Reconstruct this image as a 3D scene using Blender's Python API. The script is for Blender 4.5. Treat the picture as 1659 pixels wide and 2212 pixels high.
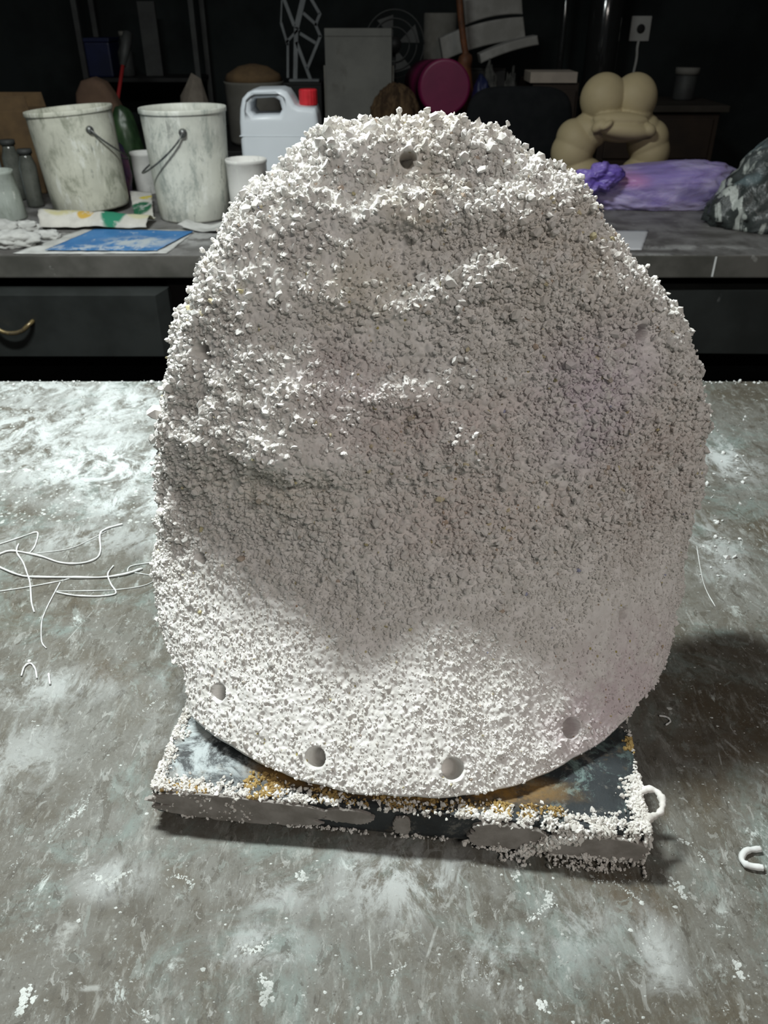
import bpy, bmesh, math, random
import numpy as np
from mathutils import Vector, Matrix, noise as mnoise

for o in list(bpy.data.objects): bpy.data.objects.remove(o)
S = bpy.context.scene
COL = S.collection
R = math.radians
random.seed(7)
rng = np.random.default_rng(11)

# ------------------------------------------------------------------ camera
CAM_H = 0.60                      # metres above the table top (table top is z = 0)
PITCH = R(32.0)
FPX = 1728.0                      # focal length in pixels of the 1659 x 2212 frame
cd = bpy.data.cameras.new('camera'); cam = bpy.data.objects.new('camera', cd); COL.objects.link(cam)
cam.location = (0, 0, CAM_H); cam.rotation_euler = (R(90) - PITCH, 0, 0)
cd.sensor_fit = 'VERTICAL'; cd.sensor_height = 36.0; cd.lens = 36.0 * FPX / 2212.0
cd.clip_start = 0.02; cd.clip_end = 50
cd.dof.use_dof = True; cd.dof.focus_distance = 0.70; cd.dof.aperture_fstop = 13.0
S.camera = cam

# ------------------------------------------------------------------ world, lights, exposure
w = bpy.data.worlds.new('world'); S.world = w; w.use_nodes = True
w.node_tree.nodes['Background'].inputs[0].default_value = (0.90, 0.95, 1.0, 1)
w.node_tree.nodes['Background'].inputs[1].default_value = 0.055
def area(name, loc, target, sx, sy, power, col):
    l = bpy.data.lights.new(name, 'AREA'); l.shape = 'RECTANGLE'; l.size = sx; l.size_y = sy
    l.energy = power; l.color = col
    o = bpy.data.objects.new(name, l); COL.objects.link(o); o.location = loc
    o.rotation_euler = (Vector(target) - Vector(loc)).to_track_quat('-Z', 'Y').to_euler()
    return o
area('tube_and_fill_light', (-0.64, 1.13, 1.85), (-0.64, 1.13, 0), 0.6, 0.14, 68, (0.94, 1.0, 0.98))
area('tube_and_fill_light', (0.9, -1.3, 2.05), (0.5, 0.3, 0.0), 1.2, 0.16, 23, (1.0, 0.91, 0.84))  # weak warm fill light, added on the camera side to lift the shade
S.view_settings.view_transform = 'Standard'; S.view_settings.look = 'None'
S.view_settings.exposure = 0.0; S.view_settings.gamma = 1.0; S.view_settings.use_curve_mapping = False

# ------------------------------------------------------------------ measuring helpers (photo measurement -> place in the room)
def ray(px, py):
    u = (px - 829.5) / FPX; v = (1106.0 - py) / FPX
    return np.array([u, math.cos(PITCH) + v * math.sin(PITCH), -math.sin(PITCH) + v * math.cos(PITCH)])
def at(px, py, y=None, z=None):
    d = ray(px, py); t = y / d[1] if y is not None else (z - CAM_H) / d[2]
    return np.array([0, 0, CAM_H]) + d * t
def ext(x0, x1, y0, y1, d):
    """x range, z range of a thing standing at distance d whose outline was measured as x0..x1, y0..y1"""
    a = at(x0, (y0 + y1) / 2, y=d); b = at(x1, (y0 + y1) / 2, y=d)
    return a[0], b[0], at((x0 + x1) / 2, y1, y=d)[2], at((x0 + x1) / 2, y0, y=d)[2]

# ------------------------------------------------------------------ noise (numpy)
def _h(ix, iy, iz, s):
    n = (ix.astype(np.int64) * 374761393 + iy.astype(np.int64) * 668265263 + iz.astype(np.int64) * 2147483647 + s * 1274126177) & 0xffffffff
    n = ((n ^ (n >> 13)) * 1274126177) & 0xffffffff
    n = ((n ^ (n >> 16)) * 2246822519) & 0xffffffff
    return ((n ^ (n >> 15)) & 0xffffff) / float(0xffffff)
def vnoise(P, scale, s=0):
    Q = P * scale; I = np.floor(Q); f = Q - I; f = f * f * (3 - 2 * f); I = I.astype(np.int64)
    r = 0
    for dx in (0, 1):
        for dy in (0, 1):
            for dz in (0, 1):
                wt = (f[:, 0] if dx else 1 - f[:, 0]) * (f[:, 1] if dy else 1 - f[:, 1]) * (f[:, 2] if dz else 1 - f[:, 2])
                r = r + wt * _h(I[:, 0] + dx, I[:, 1] + dy, I[:, 2] + dz, s)
    return r * 2 - 1
def worley(P, scale, s=0):
    Q = P * scale; I = np.floor(Q).astype(np.int64); best = np.full(len(P), 9.0); rid = np.zeros(len(P))
    for dx in (-1, 0, 1):
        for dy in (-1, 0, 1):
            for dz in (-1, 0, 1):
                a, b, c = I[:, 0] + dx, I[:, 1] + dy, I[:, 2] + dz
                d = (Q[:, 0] - a - _h(a, b, c, s)) ** 2 + (Q[:, 1] - b - _h(a, b, c, s + 1)) ** 2 + (Q[:, 2] - c - _h(a, b, c, s + 2)) ** 2
                m = d < best
                best = np.where(m, d, best); rid = np.where(m, _h(a, b, c, s + 3), rid)
    return np.sqrt(best), rid

# ------------------------------------------------------------------ materials
class NT:
    def __init__(self, name, rough=0.8, spec=0.3, metal=0.0):
        self.m = bpy.data.materials.new(name); self.m.use_nodes = True
        self.t = self.m.node_tree; self.b = self.t.nodes['Principled BSDF']
        self.b.inputs['Roughness'].default_value = rough
        self.b.inputs['Specular IOR Level'].default_value = spec
        self.b.inputs['Metallic'].default_value = metal
        self._co = None
    def n(self, typ, **kw):
        x = self.t.nodes.new(typ)
        for k, v in kw.items(): setattr(x, k, v)
        return x
    def l(self, a, b): self.t.links.new(a, b)
    def co(self, scale=(1, 1, 1), loc=(0, 0, 0), rot=(0, 0, 0), geo=False):
        if self._co is None: self._co = self.n('ShaderNodeTexCoord')
        mp = self.n('ShaderNodeMapping')
        mp.inputs['Scale'].default_value = scale; mp.inputs['Location'].default_value = loc; mp.inputs['Rotation'].default_value = rot
        self.l(self._co.outputs['Object'], mp.inputs['Vector']); return mp.outputs['Vector']
    def noise(self, scale, detail=4, rough=0.6, dist=0.0, vec=None):
        x = self.n('ShaderNodeTexNoise'); x.inputs['Scale'].default_value = scale; x.inputs['Detail'].default_value = detail
        x.inputs['Roughness'].default_value = rough; x.inputs['Distortion'].default_value = dist
        self.l(vec if vec is not None else self.co(), x.inputs['Vector']); return x.outputs['Fac']
    def voro(self, scale, feature='F1', vec=None, out='Distance', rand=1.0):
        x = self.n('ShaderNodeTexVoronoi', feature=feature); x.inputs['Scale'].default_value = scale; x.inputs['Randomness'].default_value = rand
        self.l(vec if vec is not None else self.co(), x.inputs['Vector']); return x.outputs[out]
    def ramp(self, fac, a, b):                    # smooth 0..1 between a and b
        x = self.n('ShaderNodeMapRange', interpolation_type='SMOOTHSTEP'); x.inputs['From Min'].default_value = a; x.inputs['From Max'].default_value = b
        self.l(fac, x.inputs['Value']); return x.outputs['Result']
    def math(self, op, a, b=None):
        x = self.n('ShaderNodeMath', operation=op)
        for i, v in enumerate((a, b)):
            if v is None: continue
            if isinstance(v, (int, float)): x.inputs[i].default_value = v
            else: self.l(v, x.inputs[i])
        return x.outputs[0]
    def mix(self, fac, a, b):
        x = self.n('ShaderNodeMix', data_type='RGBA')
        for i, v in ((0, fac), (6, a), (7, b)):
            if isinstance(v, (int, float)): x.inputs[i].default_value = v
            elif isinstance(v, tuple): x.inputs[i].default_value = (*v, 1)
            else: self.l(v, x.inputs[i])
        return x.outputs[2]
    def spot(self, cx, cy, rx, ry, soft=0.5, ax=(0, 1), rot=0.0):      # a soft elliptic patch at a fixed place on the thing
        v = self.n('ShaderNodeVectorMath', operation='SUBTRACT'); c = [0, 0, 0]; c[ax[0]] = cx; c[ax[1]] = cy
        if self._co is None: self._co = self.n('ShaderNodeTexCoord')
        self.l(self._co.outputs['Object'], v.inputs[0]); v.inputs[1].default_value = c
        mp = self.n('ShaderNodeMapping'); sc = [0, 0, 0]; sc[ax[0]] = 1 / rx; sc[ax[1]] = 1 / ry
        mp.vector_type = 'POINT'; mp.inputs['Scale'].default_value = sc
        src = v.outputs[0]
        if rot:
            rr = self.n('ShaderNodeVectorRotate', rotation_type='Z_AXIS'); self.l(src, rr.inputs['Vector']); rr.inputs['Angle'].default_value = rot; src = rr.outputs[0]
        self.l(src, mp.inputs['Vector'])
        ln = self.n('ShaderNodeVectorMath', operation='LENGTH'); self.l(mp.outputs[0], ln.inputs[0])
        x = self.n('ShaderNodeMapRange', interpolation_type='SMOOTHSTEP'); x.inputs['From Min'].default_value = 1.0; x.inputs['From Max'].default_value = 1.0 - soft
        self.l(ln.outputs['Value'], x.inputs['Value']); return x.outputs['Result']
    def bump(self, h, strength=0.3, dist=0.002):
        x = self.n('ShaderNodeBump'); x.inputs['Strength'].default_value = strength; x.inputs['Distance'].default_value = dist
        self.l(h, x.inputs['Height']); self.l(x.outputs[0], self.b.inputs['Normal'])
    def out(self, c):
        if isinstance(c, tuple): self.b.inputs['Base Color'].default_value = (*c, 1)
        else: self.l(c, self.b.inputs['Base Color'])
        return self.m
def simple(name, c, c2=None, scale=6.0, rough=0.7, spec=0.3, metal=0.0, lo=0.35, hi=0.65):
    m = NT(name, rough, spec, metal)
    if c2 is None: c2 = tuple(v * 0.75 for v in c)
    f = m.ramp(m.noise(scale, 5, 0.6), lo, hi)
    m.bump(m.noise(scale * 6, 3), 0.15, 0.002)
    return m.out(m.mix(f, c, c2))

# ------------------------------------------------------------------ mesh helpers
def obj(name, V, F, mat, parent=None, smooth=False, loc=None):
    me = bpy.data.meshes.new(name)
    V = np.asarray(V, dtype=np.float32).reshape(-1, 3)
    if isinstance(F, np.ndarray):
        k = F.shape[1]; me.vertices.add(len(V)); me.vertices.foreach_set('co', V.ravel())
        me.loops.add(F.size); me.loops.foreach_set('vertex_index', F.ravel().astype(np.int32))
        me.polygons.add(len(F)); me.polygons.foreach_set('loop_start', (np.arange(len(F)) * k).astype(np.int32))
        me.update(calc_edges=True)
    else:
        me.from_pydata(V.tolist(), [], F); me.update()
    me.polygons.foreach_set('use_smooth', np.full(len(me.polygons), smooth, dtype=bool))
    me.materials.append(mat)
    o = bpy.data.objects.new(name, me); COL.objects.link(o)
    if parent is not None: o.parent = parent
    if loc is not None: o.location = loc
    return o
def from_bm(name, bm, mat, parent=None, smooth=False, loc=None):
    me = bpy.data.meshes.new(name); bmesh.ops.recalc_face_normals(bm, faces=bm.faces[:]); bm.to_mesh(me); bm.free()
    me.polygons.foreach_set('use_smooth', np.full(len(me.polygons), smooth, dtype=bool))
    me.materials.append(mat); o = bpy.data.objects.new(name, me); COL.objects.link(o)
    if parent is not None: o.parent = parent
    if loc is not None: o.location = loc
    return o
def box_bm(x0, x1, y0, y1, z0, z1, bev=0.003, seg=2):
    bm = bmesh.new(); bmesh.ops.create_cube(bm, size=1)
    for v in bm.verts:
        v.co = Vector((x0 + (v.co.x + .5) * (x1 - x0), y0 + (v.co.y + .5) * (y1 - y0), z0 + (v.co.z + .5) * (z1 - z0)))
    if bev > 0: bmesh.ops.bevel(bm, geom=bm.edges[:], offset=bev, segments=seg, profile=0.6, affect='EDGES')
    return bm
def box(name, x0, x1, y0, y1, z0, z1, mat, parent=None, bev=0.003, loc=None):
    return from_bm(name, box_bm(x0, x1, y0, y1, z0, z1, bev), mat, parent, False, loc)
def lathe_data(prof, n=48, wob=0.0, seed=0):
    V, F = [], []
    for i, (r, z) in enumerate(prof):
        for k in range(n):
            a = 2 * math.pi * k / n
            rr = r * (1 + wob * mnoise.noise((math.cos(a) * 1.5 + seed, math.sin(a) * 1.5, z * 6)))
            V.append((rr * math.cos(a), rr * math.sin(a), z))
    for i in range(len(prof) - 1):
        for k in range(n):
            F.append((i * n + k, i * n + (k + 1) % n, (i + 1) * n + (k + 1) % n, (i + 1) * n + k))
    if prof[0][0] > 1e-4: F.append(tuple(range(n - 1, -1, -1)))
    if prof[-1][0] > 1e-4: F.append(tuple((len(prof) - 1) * n + k for k in range(n)))
    return V, F
def lathe(name, prof, mat, parent=None, n=48, wob=0.0, seed=0, loc=None, smooth=True):
    V, F = lathe_data(prof, n, wob, seed); return obj(name, V, F, mat, parent, smooth, loc)
def tube_data(path, rad, n=8, base=0):
    path = [Vector(p) for p in path]; V, F = [], []
    m = len(path); up = Vector((0, 0, 1)); prev = None
    for i, p in enumerate(path):
        t = (path[min(i + 1, m - 1)] - path[max(i - 1, 0)]).normalized()
        if prev is None:
            s = t.cross(up if abs(t.z) < 0.95 else Vector((1, 0, 0))).normalized()
        else:
            s = (prev - t * prev.dot(t)).normalized()
        prev = s; u = t.cross(s); r = rad[i] if hasattr(rad, '__len__') else rad
        for k in range(n):
            a = 2 * math.pi * k / n; V.append(tuple(p + s * (r * math.cos(a)) + u * (r * math.sin(a))))
    for i in range(m - 1):
        for k in range(n):
            F.append(tuple(base + q for q in (i * n + k, i * n + (k + 1) % n, (i + 1) * n + (k + 1) % n, (i + 1) * n + k)))
    F.append(tuple(base + k for k in range(n - 1, -1, -1))); F.append(tuple(base + (m - 1) * n + k for k in range(n)))
    return V, F
def smooth_path(pts, k=5):
    pts = [Vector(p) for p in pts]; out = []
    for i in range(len(pts) - 1):
        a, b, c, d = pts[max(i - 1, 0)], pts[i], pts[i + 1], pts[min(i + 2, len(pts) - 1)]
        for j in range(k):
            t = j / k
            out.append(0.5 * ((2 * b) + (c - a) * t + (2 * a - 5 * b + 4 * c - d) * t * t + (-a + 3 * b - 3 * c + d) * t ** 3))
    out.append(pts[-1]); return out
def tube(name, path, rad, mat, parent=None, n=8, loc=None):
    V, F = tube_data(path, rad, n); return obj(name, V, F, mat, parent, True, loc)
def prism(name, poly, y0, y1, mat, parent=None, bev=0.0, loc=None, holes=(), smooth=False, res=2):
    """an outline in the x-z plane given depth from y0 to y1, with rounded edges"""
    cu = bpy.data.curves.new(name, 'CURVE'); cu.dimensions = '2D'; cu.fill_mode = 'BOTH'
    cu.extrude = (y1 - y0) / 2 - bev; cu.bevel_depth = bev; cu.bevel_resolution = res; cu.offset = -bev
    for pl in (poly, *holes):
        sp = cu.splines.new('POLY'); sp.points.add(len(pl) - 1); sp.use_cyclic_u = True
        for q, (x, z) in zip(sp.points, pl): q.co = (x, z, 0, 1)
    t = bpy.data.objects.new('tmp', cu); COL.objects.link(t); bpy.context.view_layer.update()
    me = bpy.data.meshes.new_from_object(t.evaluated_get(bpy.context.evaluated_depsgraph_get()))
    bpy.data.objects.remove(t)
    me.transform(Matrix(((1, 0, 0, 0), (0, 0, -1, (y0 + y1) / 2), (0, 1, 0, 0), (0, 0, 0, 1))))
    me.name = name; me.materials.clear(); me.materials.append(mat)
    bm = bmesh.new(); bm.from_mesh(me); bmesh.ops.remove_doubles(bm, verts=bm.verts[:], dist=1e-5); bmesh.ops.recalc_face_normals(bm, faces=bm.faces[:]); bm.to_mesh(me); bm.free()
    me.polygons.foreach_set('use_smooth', np.full(len(me.polygons), smooth, dtype=bool))
    o = bpy.data.objects.new(name, me); COL.objects.link(o)
    if parent is not None: o.parent = parent
    if loc is not None: o.location = loc
    return o
def blob(name, sx, sy, sz, mat, parent=None, loc=None, sub=4, crumple=0.12, fold=0.1, freq=3.0, seed=0, flat=True, smooth=True, shape=None):
    bm = bmesh.new(); bmesh.ops.create_icosphere(bm, subdivisions=sub, radius=1)
    for v in bm.verts:
        p = v.co.copy()
        n1 = mnoise.noise(p * freq * 0.5 + Vector((seed, 3, 7)))
        n2 = abs(mnoise.noise(p * freq + Vector((seed * 2, 1, 5)))) + 0.5 * abs(mnoise.noise(p * freq * 2.3 + Vector((5, seed, 1))))
        q = p * (1 + crumple * n1 - fold * n2 + fold * 0.35)
        if shape: q = shape(q)
        if flat: q.z = max(q.z, -0.62)
        v.co = Vector((q.x * sx, q.y * sy, q.z * sz + (0.62 * sz if flat else 0)))
    return from_bm(name, bm, mat, parent, smooth, loc)
def thing(name, label, cat, loc=(0, 0, 0), rot=(0, 0, 0), group=None):
    o = bpy.data.objects.new(name, None); o.empty_display_size = 0.05; COL.objects.link(o)
    o.location = loc; o.rotation_euler = rot; return tag(o, label, cat, group)
def tag(o, label, cat, group=None, kind=None):
    o['label'] = label; o['category'] = cat
    if group: o['group'] = group
    if kind: o['kind'] = kind
    return o
def struct(o): o['kind'] = 'structure'; return o

# ================================================================== materials of the place
def mat_table():
    m = NT('worn_tabletop', 0.55, 0.3)
    rot = (0, 0, 0.55)
    g = m.mix(m.ramp(m.noise(6, 12, 0.70, 0.4), 0.38, 0.62), (0.098, 0.088, 0.068), (0.168, 0.167, 0.150))
    g = m.mix(m.math('MULTIPLY', m.ramp(m.noise(9, 12, 0.72, 0.6, m.co(loc=(3, 1, 0))), 0.50, 0.66), 0.65), g, (0.085, 0.068, 0.042))
    g = m.mix(m.math('MULTIPLY', m.ramp(m.noise(7.0, 12, 0.75, 0.7, m.co(loc=(7, 5, 2))), 0.50, 0.64), 0.75), g, (0.195, 0.24, 0.222))
    for (px, py, rx, ry) in ((240, 1440, .06, .045), (60, 1340, .09, .03), (1380, 1960, .05, .05), (860, 1900, .05, .04), (1330, 1930, .09, .05), (1560, 1600, .12, .14), (420, 1650, .07, .08)):
        p = at(px, py, z=0)
        f = m.math('MULTIPLY', m.spot(p[0], p[1], rx, ry, 0.9), m.ramp(m.noise(26, 8, 0.75), 0.36, 0.60))
        g = m.mix(m.math('MULTIPLY', f, 0.75), g, (0.085, 0.062, 0.036))
    # dry-brushed streaks and fine wear
    for a, sc, k, c in ((0.55, 60, .55, (0.36, 0.37, 0.345)), (-0.35, 75, .40, (0.30, 0.32, 0.30)), (0.2, 110, .45, (0.055, 0.05, 0.04))):
        f = m.ramp(m.noise(sc, 8, 0.78, 0.2, m.co(scale=(1.0, 0.30, 1), rot=(0, 0, a), loc=(a, sc, 0))), 0.52, 0.68)
        g = m.mix(m.math('MULTIPLY', f, k), g, c)
    for sc, off, lo, k, c in ((34, 1, .585, .55, (0.070, 0.060, 0.044)), (42, 5, .60, .45, (0.26, 0.29, 0.27)), (70, 9, .615, .45, (0.36, 0.37, 0.35)), (85, 3, .60, .6, (0.06, 0.052, 0.04)), (120, 6, .625, .5, (0.42, 0.43, 0.41))):
        f = m.ramp(m.noise(sc, 6, 0.68, 0.8, m.co(scale=(1, .6, 1), rot=(0, 0, .4 * off), loc=(off, off, 0))), lo, lo + .025)
        g = m.mix(m.math('MULTIPLY', f, k), g, c)
    f = m.ramp(m.noise(330, 4, 0.75), 0.54, 0.70); g = m.mix(m.math('MULTIPLY', f, 0.40), g, (0.05, 0.046, 0.038))
    f = m.ramp(m.noise(260, 4, 0.75, 0, m.co(loc=(6, 1, 1))), 0.58, 0.70); g = m.mix(m.math('MULTIPLY', f, 0.35), g, (0.42, 0.43, 0.40))
    # scattered white scuffs
    wv = m.co(scale=(1, 0.6, 1), rot=rot, loc=(2, 2, 0))
    sp = m.math('MULTIPLY', m.ramp(m.noise(30, 10, 0.78, 0.5, wv), 0.575, 0.655), m.ramp(m.noise(6, 4, 0.6, 0, m.co(loc=(9, 4, 0))), 0.44, 0.60))
    g = m.mix(m.math('MULTIPLY', sp, 0.85), g, (0.54, 0.59, 0.57))
    # plaster powder, thick at the far left
    for (px, py, rx, ry, k) in ((240, 1000, .26, .17, 1.0), (60, 930, .32, .22, .8), (270, 870, .20, .22, .8), (120, 840, .5, .10, .7), (300, 1085, .16, .07, .9), (200, 1160, .26, .07, .45), (1570, 990, .08, .12, .8), (1540, 1180, .07, .16, .45),
                                (1100, 1850, .03, .02, .4), (100, 1480, .12, .05, .45), (870, 1900, .10, .06, .6), (1080, 2080, .08, .04, .4), (600, 1930, .06, .03, .4), (30, 1640, .08, .1, .35), (1250, 1990, .05, .05, .4), (450, 1480, .1, .2, .25), (560, 2040, .06, .03, .5), (240, 1900, .05, .03, .5), (1420, 2060, .03, .06, .5)):
        p = at(px, py, z=0)
        f = m.math('MULTIPLY', m.spot(p[0], p[1], rx, ry, 0.95), m.ramp(m.noise(24, 12, 0.78, 0.6, m.co(scale=(1, .7, 1), rot=rot, loc=(px * .01, 0, 0))), 0.43, 0.57))
        g = m.mix(m.math('MULTIPLY', f, k), g, (0.60, 0.64, 0.64))
    # thin scratches
    for a, sc in ((0.9, 7), (-0.5, 9), (0.25, 6), (1.3, 8)):
        x = m.n('ShaderNodeTexVoronoi', feature='DISTANCE_TO_EDGE'); x.inputs['Scale'].default_value = sc
        m.l(m.co(scale=(1.0, 0.22, 1), rot=(0, 0, a), loc=(a, sc, 0)), x.inputs['Vector'])
        f = m.math('MULTIPLY', m.ramp(x.outputs['Distance'], 0.006, 0.0015), m.ramp(m.noise(16, 6, 0.7, 0, m.co(loc=(sc, 0, 0))), 0.55, 0.64))
        g = m.mix(m.math('MULTIPLY', f, 0.5), g, (0.48, 0.50, 0.48))
    m.bump(m.noise(150, 8, 0.75), 0.35, 0.0014)
    return m.out(g)

def mat_pulp(lumps=False):
    m = NT('loose_paper_pulp' if lumps else 'paper_pulp', 0.95, 0.1)
    g = m.mix(m.ramp(m.noise(60, 4, 0.6), 0.35, 0.65), (0.83, 0.82, 0.80), (0.72, 0.71, 0.68))
    # lilac / beige tint of the shaded areas, painted into the pulp colour
    for (px, py, d, rx, rz, c, k) in ((1250, 960, .62, .09, .10, (0.66, 0.59, 0.66), .8), (1250, 1450, .60, .12, .07, (0.69, 0.60, 0.63), .85), (900, 1020, .60, .14, .06, (0.70, 0.62, 0.60), .7),
                                      (720, 930, .60, .06, .05, (0.69, 0.61, 0.62), .6), (1200, 700, .62, .12, .09, (0.70, 0.66, 0.60), .7), (1380, 1120, .63, .09, .12, (0.66, 0.60, 0.57), .8), (1000, 1200, .58, .16, .06, (0.72, 0.65, 0.62), .7),
                                      (870, 560, .63, .05, .06, (0.70, 0.65, 0.56), .6), (740, 740, .62, .06, .05, (0.72, 0.68, 0.58), .5), (560, 1130, .6, .10, .05, (0.74, 0.70, 0.63), .6), (880, 400, .65, .15, .03, (0.74, 0.70, 0.64), .5)):
        p = at(px, py, y=d)
        f = m.math('MULTIPLY', m.spot(p[0], p[2], rx, rz, 0.9, ax=(0, 2)), m.ramp(m.noise(30, 5, 0.7), 0.3, 0.6))
        g = m.mix(m.math('MULTIPLY', f, k), g, c)
    if lumps:                                       # every lump of paper has a shade of its own, some are coloured scraps
        ge = m.n('ShaderNodeNewGeometry'); rd = ge.outputs['Random Per Island']
        g = m.mix(m.math('MULTIPLY', m.math('FRACT', m.math('MULTIPLY', rd, 37.0)), .45), g, (0.62, 0.60, 0.57))
        for lo, hi, c in ((.0, .0022, (0.45, 0.38, 0.10)), (.3, .3030, (0.38, 0.25, 0.15)), (.5, .505, (0.34, 0.29, 0.22)), (.7, .7004, (0.20, 0.24, 0.48)), (.9, .9020, (0.58, 0.50, 0.26))):
            g = m.mix(m.math('MULTIPLY', m.math('MULTIPLY', m.math('GREATER_THAN', rd, lo), m.math('LESS_THAN', rd, hi)), .65), g, c)
    else:
      for s, off, th, c in ((75, 1, .055, (0.42, 0.36, 0.14)), (85, 4, .05, (0.36, 0.24, 0.16)), (80, 8, .045, (0.28, 0.24, 0.18)), (60, 12, .02, (0.25, 0.28, 0.45))):
          g = m.mix(m.math('MULTIPLY', m.ramp(m.voro(s, vec=m.co(loc=(off, off * 2, off))), th * 2.2, th * 1.2), m.ramp(m.noise(9, 2, .5, 0, m.co(loc=(off, 0, 3))), 0.52, 0.58)), g, c)
    m.bump(m.noise(420, 3, 0.7), 0.35, 0.0012)
    return m.out(g)

M = {}
M['table'] = mat_table()
M['pulp'] = mat_pulp(); M['lumps'] = mat_pulp(True)
M['pulp_white'] = simple('white_pulp_crust', (0.80, 0.79, 0.76), (0.62, 0.60, 0.56), 55, 0.95, 0.1)
M['strand'] = simple('dried_strand', (0.78, 0.80, 0.79), (0.66, 0.68, 0.67), 40, 0.8, 0.2)
M['ochre'] = simple('ochre_crust', (0.42, 0.30, 0.12), (0.30, 0.20, 0.08), 60, 0.95, 0.1)
M['grey_plaster'] = simple('grey_plaster_smear', (0.34, 0.32, 0.30), (0.24, 0.225, 0.205), 50, 0.9, 0.1)
M['dark_wood'] = simple('dark_bench_wood', (0.050, 0.050, 0.044), (0.030, 0.030, 0.028), 8, 0.6, 0.3)
M['black'] = simple('black_paint', (0.012, 0.012, 0.012), (0.006, 0.006, 0.006), 8, 0.6, 0.3)
M['dark_room'] = simple('dark_wall_paint', (0.020, 0.024, 0.024), (0.010, 0.012, 0.012), 2, 0.9, 0.1)
M['floor'] = simple('dark_floor', (0.05, 0.05, 0.047), (0.03, 0.03, 0.028), 3, 0.8, 0.2)

# ================================================================== the room
struct(box('floor', -3.2, 3.4, -2.0, 5.6, -0.90, -0.85, M['floor'], bev=0))
struct(box('wall_back', -3.2, 3.4, 5.5, 5.6, -0.85, 2.4, M['dark_room'], bev=0))
struct(box('wall_left', -3.3, -3.2, -2.0, 5.6, -0.85, 2.4, M['dark_room'], bev=0))
struct(box('wall_right', 3.4, 3.5, -2.0, 5.6, -0.85, 2.4, M['dark_room'], bev=0))

# ------------------------------------------------------------------ front table
tb = thing('work_table', 'large stained grey work table in the foreground under the pulp relief', 'table', (0, 0, -0.85))
Z = 0.85
bm = box_bm(-1.35, 1.35, -0.25, 1.435, Z - 0.05, Z, 0.004)
from_bm('tabletop', bm, M['table'], tb)
bpy.data.objects['tabletop'].data.transform(Matrix.Translation((0, 0, -Z))); bpy.data.objects['tabletop'].location = (0, 0, Z)
for x in (-1.25, 1.25):
    for y in (-0.15, 1.33): box('leg', x - .04, x + .04, y - .04, y + .04, 0, Z - .05, M['dark_wood'], tb)
for y in (-0.15, 1.33): box('apron', -1.2, 1.2, y - .012, y + .012, Z - .13, Z - .052, M['dark_wood'], tb)

# ------------------------------------------------------------------ rear bench
def mat_bench(top):
    m = NT('bench_top_paint' if top else 'bench_edge_paint', 0.55, 0.3)
    g = m.mix(m.ramp(m.noise(6, 5, 0.6), 0.35, 0.65), (0.115, 0.110, 0.100), (0.065, 0.064, 0.056)) if not top else m.mix(m.ramp(m.noise(6, 6, 0.65, .4), 0.35, 0.62), (0.20, 0.195, 0.19), (0.085, 0.08, 0.075))
    if top:
        for (px, py, rx, ry, k) in ((60, 515, .35, .16, .9), (330, 520, .4, .16, .6), (450, 500, .2, .2, .5), (1500, 535, .4, .05, .6), (1340, 550, .3, .04, .5)):
            p = at(px, py, z=0)
            f = m.math('MULTIPLY', m.spot(p[0], p[1], rx, ry, 0.95), m.ramp(m.noise(11, 7, 0.72, .4), 0.42, 0.58))
            g = m.mix(m.math('MULTIPLY', f, k), g, (0.50, 0.50, 0.49))
    f = m.ramp(m.noise(20, 4, 0.6, 0, m.co(loc=(4, 4, 4))), 0.66, 0.72); g = m.mix(m.math('MULTIPLY', f, .35), g, (0.4, 0.4, 0.38))
    return m.out(g)
def mat_drawer():
    m = NT('drawer_paint', 0.45, 0.4)
    g = m.mix(m.ramp(m.noise(5, 5, 0.6), 0.35, 0.65), (0.026, 0.029, 0.028), (0.017, 0.019, 0.018))
    f = m.ramp(m.noise(16, 4, 0.6, 0.3, m.co(scale=(1.4, 1, .6), loc=(2, 4, 4))), 0.66, 0.74); g = m.mix(m.math('MULTIPLY', f, .22), g, (0.3, 0.31, 0.30))
    return m.out(g)
M['bench_top'] = mat_bench(True); M['bench_edge'] = mat_bench(False); M['drawer'] = mat_drawer()
BY = 2.37                                                   # front edge of the bench
bn = thing('rear_bench', 'long dark workbench with drawers standing behind the work table', 'bench', (0, 0, -0.85))
o = from_bm('benchtop', box_bm(-2.6, 2.6, BY, 3.52, -0.066, 0.0, 0.004), M['bench_edge'], bn, loc=(0, 0, Z))
o.data.materials.append(M['bench_top'])
for p in o.data.polygons:
    if p.normal.z > 0.9: p.material_index = 1
for x in (-2.5, -0.62, 0.62, 2.5):
    for y in (BY + .12, 3.44): box('leg', x - .045, x + .045, y - .045, y + .045, 0, Z - .066, M['black'], bn)
box('rear_panel', -2.45, 2.45, 3.40, 3.42, 0.1, Z - .07, M['black'], bn)
box('centre_rail', -0.57, 0.57, BY + .09, BY + .11, Z - .33, Z - .12, M['drawer'], bn)
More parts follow.
